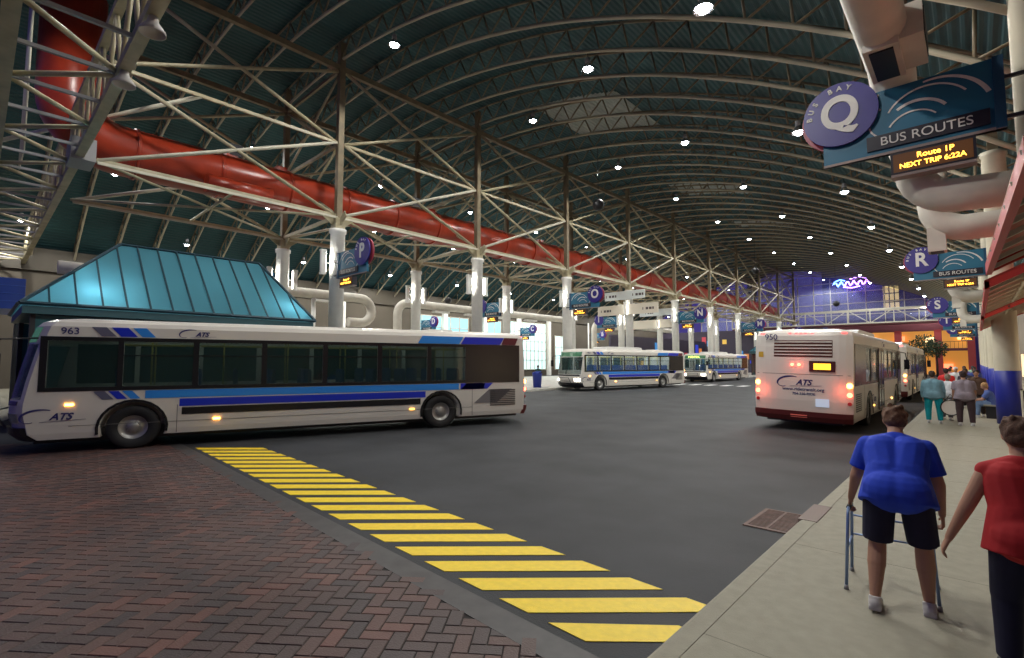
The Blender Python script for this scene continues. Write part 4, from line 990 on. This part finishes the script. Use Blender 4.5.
def person(label, loc, rz, h=1.72, lean=8, build=1.0, armL=((-.15,.05,-1),(-.05,.3,-1)), armR=((.15,.05,-1),(.05,.3,-1)), legL=((-.05,.1,-1),(-.02,-.1,-1)), legR=((.05,.05,-1),(.02,-.05,-1)),
           shirt=(.1,.1,.3), pants=(.02,.02,.03), shoes=(.5,.5,.5), hair=(.05,.03,.02), skin=None, sleeve='short', legs='long', longhair=False, vox=.016, headtilt=8, grip=.6, grp=None, hat=None):
    skin = skin or M_skin; k = h/1.80
    t = thing('person', label, 'person', loc, rz, grp)
    L = {'th': .43*k, 'sh': .42*k, 'ua': .29*k, 'fa': .25*k}
    la = math.radians(lean); tv = Vector((0, math.sin(la), math.cos(la)))
    def leg(side, d1, d2):
        hip = Vector((side*.095*k*build, 0, 0)); kn = hip + nz_(d1)*L['th']; an = kn + nz_(d2)*L['sh']; return hip, kn, an
    HL, HR = leg(-1, *legL), leg(1, *legR)
    zmin = min(HL[2].z, HR[2].z); O = Vector((0,0,-zmin + .085*k))
    HL = [p+O for p in HL]; HR = [p+O for p in HR]; pel = O
    waist = pel + tv*.16*k; chest = pel + tv*.36*k; nb = pel + tv*.50*k
    ht = math.radians(lean*.45 + headtilt); hv = Vector((0, math.sin(ht), math.cos(ht)))
    hc = nb + hv*.18*k
    sh = [nb - tv*.085*k + Vector((s*.168*k*build, 0, 0)) for s in (-1, 1)]
    m_ = MB(); b = build
    # trunk
    for s in (-1, 1):
        cap(m_, pel+Vector((s*.06*k*b,0,-.01)), waist+Vector((s*.05*k*b,0,0)), .105*k*b, .095*k*b)
        cap(m_, waist+Vector((s*.05*k*b,0,0)), chest+Vector((s*.075*k*b,0,0)), .098*k*b, .105*k*b)
        cap(m_, chest+Vector((s*.075*k*b,0,0)), sh[0 if s<0 else 1]*.6+nb*.4-tv*.03*k, .10*k*b, .06*k)
    for s in (0, 1): cap(m_, nb+tv*.015*k, sh[s]+tv*.01*k, .050*k, .046*k)
    cap(m_, nb-tv*.03*k, hc-hv*.06*k, .060*k, .054*k)
    Rm = Matrix.Rotation(-ht, 3, 'X')
    m_.ell(hc, (.075*k,.092*k,.112*k), Rm, 20, 14); m_.ell(hc+Rm@Vector((0,.03*k,-.06*k)), (.055*k,.06*k,.055*k), Rm)
    cap(m_, hc+Rm@Vector((0,.088*k,-.005*k)), hc+Rm@Vector((0,.105*k,-.035*k)), .010*k, .016*k)
    for s in (-1, 1): m_.ell(hc+Rm@Vector((s*.077*k,-.005*k,-.01*k)), (.012*k,.022*k,.032*k), Rm)
    m_.ell(hc+Rm@Vector((0,.086*k,-.062*k)), (.024*k,.012*k,.009*k), Rm)
    hands = []
    for s, arm, shp in ((-1, armL, sh[0]), (1, armR, sh[1])):
        d1, d2 = nz_(arm[0]), nz_(arm[1]); el = shp + d1*L['ua']; wr = el + d2*L['fa']
        cap(m_, shp, el, .050*k*b, .040*k*b); cap(m_, el, wr, .040*k*b, .026*k)
        lat = d2.cross(Vector((s,0,0))); lat = lat.normalized() if lat.length > .1 else Vector((0,1,0))   # across the palm, thumb forward
        if lat.y < 0: lat = -lat
        nrm = d2.cross(lat).normalized(); inn = nrm if nrm.x*s < 0 else -nrm
        pe = wr + d2*.085*k
        for q_ in (-.024, -.008, .008, .024): cap(m_, wr+d2*.015*k+lat*q_*k*.7, pe+lat*q_*k*1.15, .016*k, .0135*k, 8)
        for qi, (q_, ln) in enumerate(((.031,.070),(.011,.080),(-.010,.075),(-.030,.058))):
            a = pe + lat*q_*k; dd = (d2 + inn*grip*.5).normalized(); b1 = a + dd*ln*.5*k; dd2 = (d2*(1-grip) + inn*(grip+.25)).normalized(); b2 = b1 + dd2*ln*.5*k
            cap(m_, a, b1, .0098*k, .0092*k, 8); cap(m_, b1, b2, .0092*k, .0078*k, 8)
        a = wr + d2*.03*k + lat*.026*k; b1 = a + (lat*.8+d2*.7+inn*.3).normalized()*.038*k; b2 = b1 + (lat*.25+d2+inn*.45).normalized()*.032*k
        cap(m_, a, b1, .0135*k, .0115*k, 8); cap(m_, b1, b2, .0115*k, .009*k, 8)
        hands.append((shp, el, wr, pe))
    fdirs = []
    for H_ in (HL, HR):
        cap(m_, H_[0], H_[1], .082*k*b, .056*k*b); cap(m_, H_[1], H_[1]*.6+H_[2]*.4, .054*k*b, .056*k*b); cap(m_, H_[1]*.6+H_[2]*.4, H_[2], .054*k*b, .036*k)
        cap(m_, H_[2]+Vector((0,-.02,-.045*k)), H_[2]+Vector((0,.13*k,-.055*k)), .036*k, .028*k)
    remesh(m_, 'body', skin, vox, t)
    for s in (-1, 1):
        MB().ell(hc+Rm@Vector((s*.030*k,.083*k,.005*k)), (.012*k,.008*k,.008*k)).build('eye', M_eye, t)
    e = .016*k + vox*.35
    c = MB()
    for s in (-1, 1):
        i_ = 0 if s < 0 else 1
        cap(c, pel+Vector((s*.088*k*b,0,-.12*k)), waist+Vector((s*.055*k*b,0,0)), .130*k*b+e, .112*k*b+e, 20, False); cap(c, pel+Vector((0,0,-.12*k)), waist, .13*k*b+e, .112*k*b+e, 20, False); c.ell(pel+Vector((s*.040*k*b,-.005,0)), (.150*k*b+e,.138*k*b+e,.13*k*b+e)); c.ell(waist+Vector((s*.055*k*b,0,0)), (.112*k*b+e,)*3)
        cap(c, waist+Vector((s*.05*k*b,0,0)), chest+Vector((s*.075*k*b,0,0)), .112*k*b+e, .110*k*b+e)
        cap(c, chest+Vector((s*.075*k*b,0,0)), sh[i_]*.6+nb*.4-tv*.03*k, .104*k*b+e, .06*k+e); cap(c, nb-tv*.01*k, sh[i_]+tv*.004*k, .050*k+e, .044*k+e)
        if sleeve != 'none':
            S0, E0, W0, _ = hands[i_]; cap(c, S0, S0*.25+E0*.75 if sleeve == 'short' else E0, .052*k*b+e, .052*k*b+e, 12, sleeve == 'long'); c.ell(S0, (.050*k*b+e,)*3)
            if sleeve == 'long': cap(c, E0, E0*.06+W0*.94, .048*k*b+e, .034*k+e, 12, False)
    remesh(c, 'shirt', mat('cloth_%02d_%02d_%02d' % tuple(int(v*99) for v in shirt), shirt, .85, noise=.12, nscale=9), max(vox, .010), t)
    c = MB()
    for H_ in (HL, HR):
        f_ = 1.0 if legs == 'long' else .95
        cap(c, H_[0]+Vector((0,0,.02)), H_[0].lerp(H_[1], f_), .092*k*b+e*.6, .066*k*b+e*(1.6 if legs == 'short' else .8), 14, legs == 'long')
        if legs == 'long': cap(c, H_[1], H_[1].lerp(H_[2], .97), .066*k*b+e*.6, .056*k+e*.6, 14, False)
        c.ell(H_[0]+Vector((0,0,-.03)), (.098*k*b+e*.3,)*3)
    for s in (-1,1): cap(c, pel+Vector((s*.062*k*b,0,-.02)), pel+tv*.03*k+Vector((s*.055*k*b,0,0)), .108*k*b+e*.3, .10*k*b+e*.3, 14)
    remesh(c, 'trousers' if legs == 'long' else 'shorts', mat('cloth_%02d_%02d_%02d' % tuple(int(v*99) for v in pants), pants, .85, noise=.12, nscale=9), max(vox, .010), t)
    for H_ in (HL, HR):
        c = MB(); A = H_[2]; c.box((A.x-.042*k, A.y-.075*k, A.z-.085*k), (A.x+.042*k, A.y+.17*k, A.z-.055*k)); cap(c, A+Vector((0,-.035*k,-.04*k)), A+Vector((0,.13*k,-.055*k)), .046*k, .034*k)
        cap(c, A+Vector((0,-.02*k,-.04*k)), A+Vector((0,-.01*k,.01*k)), .045*k, .045*k, 12, False)
        remesh(c, 'shoe', mat('shoe_%02d_%02d_%02d' % tuple(int(v*99) for v in shoes), shoes, .6), max(vox*.7, .008), t, 1)
    c = MB(); c.ell(hc+Rm@Vector((0,-.018*k,.022*k)), (.090*k,.098*k,.110*k), Rm, 20, 14)
    for i in range(26):
        a_ = i*2.4; zz = -.06+.16*((i*7)%26)/26; c.ell(hc+Rm@Vector((.078*k*math.cos(a_)*(1-abs(zz-.02)*3), -.03*k+.078*k*math.sin(a_)*(1-abs(zz-.02)*3)*(1 if math.sin(a_)<0 else .5), zz*k+.01)), (.022*k,.022*k,.03*k), None, 8, 6)
    if longhair: cap(c, hc+Rm@Vector((0,-.06*k,.02*k)), hc+Rm@Vector((0,-.085*k,-.12*k)), .07*k, .05*k)
    else: c.ell(hc+Rm@Vector((0,-.045*k,-.03*k)), (.075*k,.06*k,.07*k), Rm)
    remesh(c, 'hair', mat('hair_%02d_%02d_%02d' % tuple(int(v*99) for v in hair), hair, .8, noise=.3, nscale=60, bump=.6, bscale=150), max(vox*.7, .007), t, 2)
    return t, hands
man_t, man_h = person('person leaning on a walking frame in a royal blue shirt and dark shorts, back turned', (-.50, 4.95, .1), R(4), 1.76, 40, 1.14,
       armL=((-.34,-.02,-1),(-.22,.42,-.9)), armR=((.26,-.05,-1),(.05,.28,-1)), legL=((-.08,.10,-1),(-.06,-.38,-1)), legR=((.10,.22,-1),(.04,-.05,-1)),
       shirt=(.012,.05,.52), pants=(.008,.008,.03), shoes=(.55,.52,.5), hair=(.13,.06,.03), skin=M_skin, sleeve='short', legs='short', vox=.0075, headtilt=22, grip=.9)
person('person in a red sleeveless top and dark trousers at the frame edge, walking away', (.20, 4.35, .1), R(8), 1.66, 18, 1.10,
       armL=((-.45,-.05,-1),(-.42,.12,-1)), armR=((.3,.1,-1),(.1,.4,-1)), legL=((-.04,.28,-1),(-.02,-.05,-1)), legR=((.05,-.15,-1),(.03,-.5,-1)),
       shirt=(.38,.010,.014), pants=(.010,.010,.022), shoes=(.03,.03,.03), hair=(.10,.05,.03), skin=M_skin, sleeve='none', vox=.0075, headtilt=10, longhair=False, grip=.5)
# walking frame
t = thing('walking_frame', 'pale blue folding walking frame held by the person in blue', 'walker', (0,0,0), R(4))
_hp = Matrix.Translation((-.50,4.95,.1)) @ Matrix.Rotation(R(4), 4, 'Z') @ man_h[0][3]; t.location = (_hp.x+.27, _hp.y+.05, .1); WS = (_hp.z-.1+.0)/.83

M_wk = mat('walker_blue_metal', (.22,.32,.55), .3, .5)
for s in (-1, 1):
    q = MB(); q.path([Vector((s*.30,-.24,.02)), Vector((s*.27,-.20,.78)), Vector((s*.27,-.15,.83)), Vector((s*.27,.08,.83)), Vector((s*.27,.13,.78)), Vector((s*.30,.24,.02))], .0125, 10); q.build('side_frame', M_wk, t)
    t.scale = (1,1,WS)
    MB().cone((s*.27,-.13,.83),(s*.27,.05,.83),.019,.019,12).build('grip', M_black, t)
    MB().cone((s*.285,-.21,.42),(s*.285,.19,.42),.010,.010,8).build('rail', M_wk, t)
    for y in (-.24,.24): MB().cone((s*.30,y,0),(s*.30,y,.05),.019,.016,12).build('foot_cap', M_grey, t)
for z in (.45,.66): MB().cone((-.28,.18,z),(.28,.18,z),.011,.011,8).build('cross_bar', M_wk, t)
wk = ((-.05,.28,-1),(-.02,-.12,-1)); wk2 = ((.05,-.18,-1),(.02,-.45,-1))
CR = [('person in light blue shirt and teal trousers at the front of the sidewalk crowd', -1.05,20.9, 5, 1.72, 10, 1.25, (.18,.34,.42), (.0,.30,.36), (.05,.03,.02), 'long'),
 ('person in a white shirt stooping beside the one in teal trousers', -.78,22.3, -10, 1.66, 28, 1.15, (.62,.64,.68), (.10,.10,.12), (.25,.2,.15), 'short'),
 ('person in a grey shirt and dark trousers carrying a white round bag', -.30,20.7, 8, 1.72, 12, 1.25, (.26,.22,.26), (.05,.03,.035), (.04,.02,.02), 'short'),
 ('person in a bright red shirt in the middle of the sidewalk crowd', -.92,27.0, 0, 1.78, 4, 1.1, (.70,.03,.03), (.05,.05,.08), (.03,.02,.02), 'short'),
 ('person in a dark brown jacket right behind the one in grey', -.02,24.6, 180, 1.72, 4, 1.15, (.07,.035,.02), (.03,.02,.02), (.02,.01,.01), 'long'),
 ('person in a dark jacket standing by the blue column base', -.35,28.5, 170, 1.75, 3, 1.1, (.03,.025,.04), (.02,.02,.03), (.02,.01,.01), 'long'),
 ('person in a white cap and pale shirt farther along the sidewalk', -.75,32.5, 190, 1.78, 3, 1.1, (.60,.60,.62), (.04,.05,.12), (.6,.6,.6), 'short'),
 ('person in a navy shirt beyond the one in the white cap', -.1,33.5, 180, 1.80, 3, 1.1, (.03,.05,.20), (.03,.03,.04), (.02,.02,.02), 'short'),
 ('person in a pink top far along the sidewalk', -1.15,38.5, 0, 1.68, 5, 1.1, (.55,.20,.22), (.05,.05,.08), (.08,.04,.02), 'short'),
 ('person in a purple shirt far along the sidewalk', -.55,41.0, 180, 1.80, 3, 1.1, (.16,.10,.35), (.03,.03,.04), (.03,.02,.02), 'short'),
 ('person in an orange shirt at the far end of the sidewalk crowd', -1.3,46.0, 0, 1.75, 3, 1.1, (.60,.22,.05), (.03,.03,.06), (.03,.02,.02), 'short'),
 ('person in a pale green shirt at the far end of the sidewalk crowd', -.2,48.0, 180, 1.78, 3, 1.1, (.30,.45,.35), (.03,.03,.06), (.03,.02,.02), 'short'),
 ('person in a black coat waiting on the left platform by the blue bin', -26.0,28.6, 60, 1.78, 3, 1.1, (.015,.02,.02), (.015,.015,.02), (.02,.01,.01), 'long'),
 ('person in a dark green jacket waiting next to the blue bin', -25.5,30.6, 200, 1.76, 3, 1.1, (.02,.06,.05), (.03,.03,.04), (.03,.02,.01), 'long')]
for i, (lb, x, y, rz, h, ln, bd, sc_, pc, hr, sl) in enumerate(CR):
    person(lb, (x, y, .1 if x > -5 else .14), R(rz), h, ln, bd, legL=wk if i % 2 else ((-.05,.05,-1),(-.02,-.1,-1)), legR=wk2 if i % 2 else ((.06,-.02,-1),(.02,-.05,-1)), shirt=sc_, pants=pc, hair=hr, sleeve=sl, skin=(M_skin, M_skin2)[i % 2], vox=.014 if y < 25 else .02)
t = thing('round_bag', 'white round bag with dark rim hanging beside the person in grey', 'bag', (-.64, 20.75, .62))
MB().cone((0,-.05,0),(0,.05,0),.23,.23,28).build('body', mat('bag_white', (.7,.66,.6), .6), t)
q = MB()
for yy in (-.055,.055): q.path([Vector((.235*math.cos(a*PI/12), yy, .235*math.sin(a*PI/12))) for a in range(25)], .016, 8)
q.build('rim', M_black, t); MB().path([Vector((-.12,0,.2)), Vector((0,0,.42)), Vector((.12,0,.2))], .012, 8).build('strap', M_black, t)
# bench and seated person
t = thing('bench', 'low bench beside the blue column base with a seated person', 'bench', (.34, 24.6, .1))
MB().box((-.22,-.9,.42),(.22,.9,.47)).build('seat', M_conc, t)
for y in (-.7,.7): MB().box((-.16,y-.05,0),(.16,y+.05,.42)).build('leg', M_dark, t)
person('person with fair hair and blue jeans seated on the bench facing the roadway', (.40, 24.1, .1), R(90), 1.72, 22, 1.1, armL=((-.1,.55,-.8),(0,1,-.15)), armR=((.1,.55,-.8),(0,1,-.1)),
       legL=((-.12,1,-.02),(0,.08,-1)), legR=((.12,1,-.02),(0,.08,-1)), shirt=(.06,.10,.30), pants=(.16,.25,.42), hair=(.38,.22,.10), sleeve='short', vox=.014)
t = thing('trash_bin', 'tall blue bin on the left platform in front of the bright windows', 'bin', (-24.6, 29.4, .14))
MB().lathe([(0,0),(.30,0),(.36,1.0),(.38,1.02),(.38,1.1),(.30,1.2),(0,1.25)], n=24).build('body', mat('bin_blue', (.01,.03,.28), .4), t); MB().box((-.39,-.14,1.08),(.39,.14,1.16)).build('slot', M_black, t)
t = thing('notice_stand', 'black panel stand with white frame in front of the nearest blue column base', 'stand', (1.22, 19.6, .1))
MB().box((-.32,-.06,.1),(.32,.06,1.15)).build('panel', M_black, t)
q = MB(); q.box((-.36,-.07,.06),(-.32,.07,1.19)); q.box((.32,-.07,.06),(.36,.07,1.19)); q.box((-.36,-.07,1.15),(.36,.07,1.19)); q.box((-.36,-.07,.06),(.36,.07,.1)); q.build('frame', M_steelw, t)
for s in (-1,1): MB().box((s*.3-.03,-.15,0),(s*.3+.03,.15,.07)).build('foot', M_dark, t)
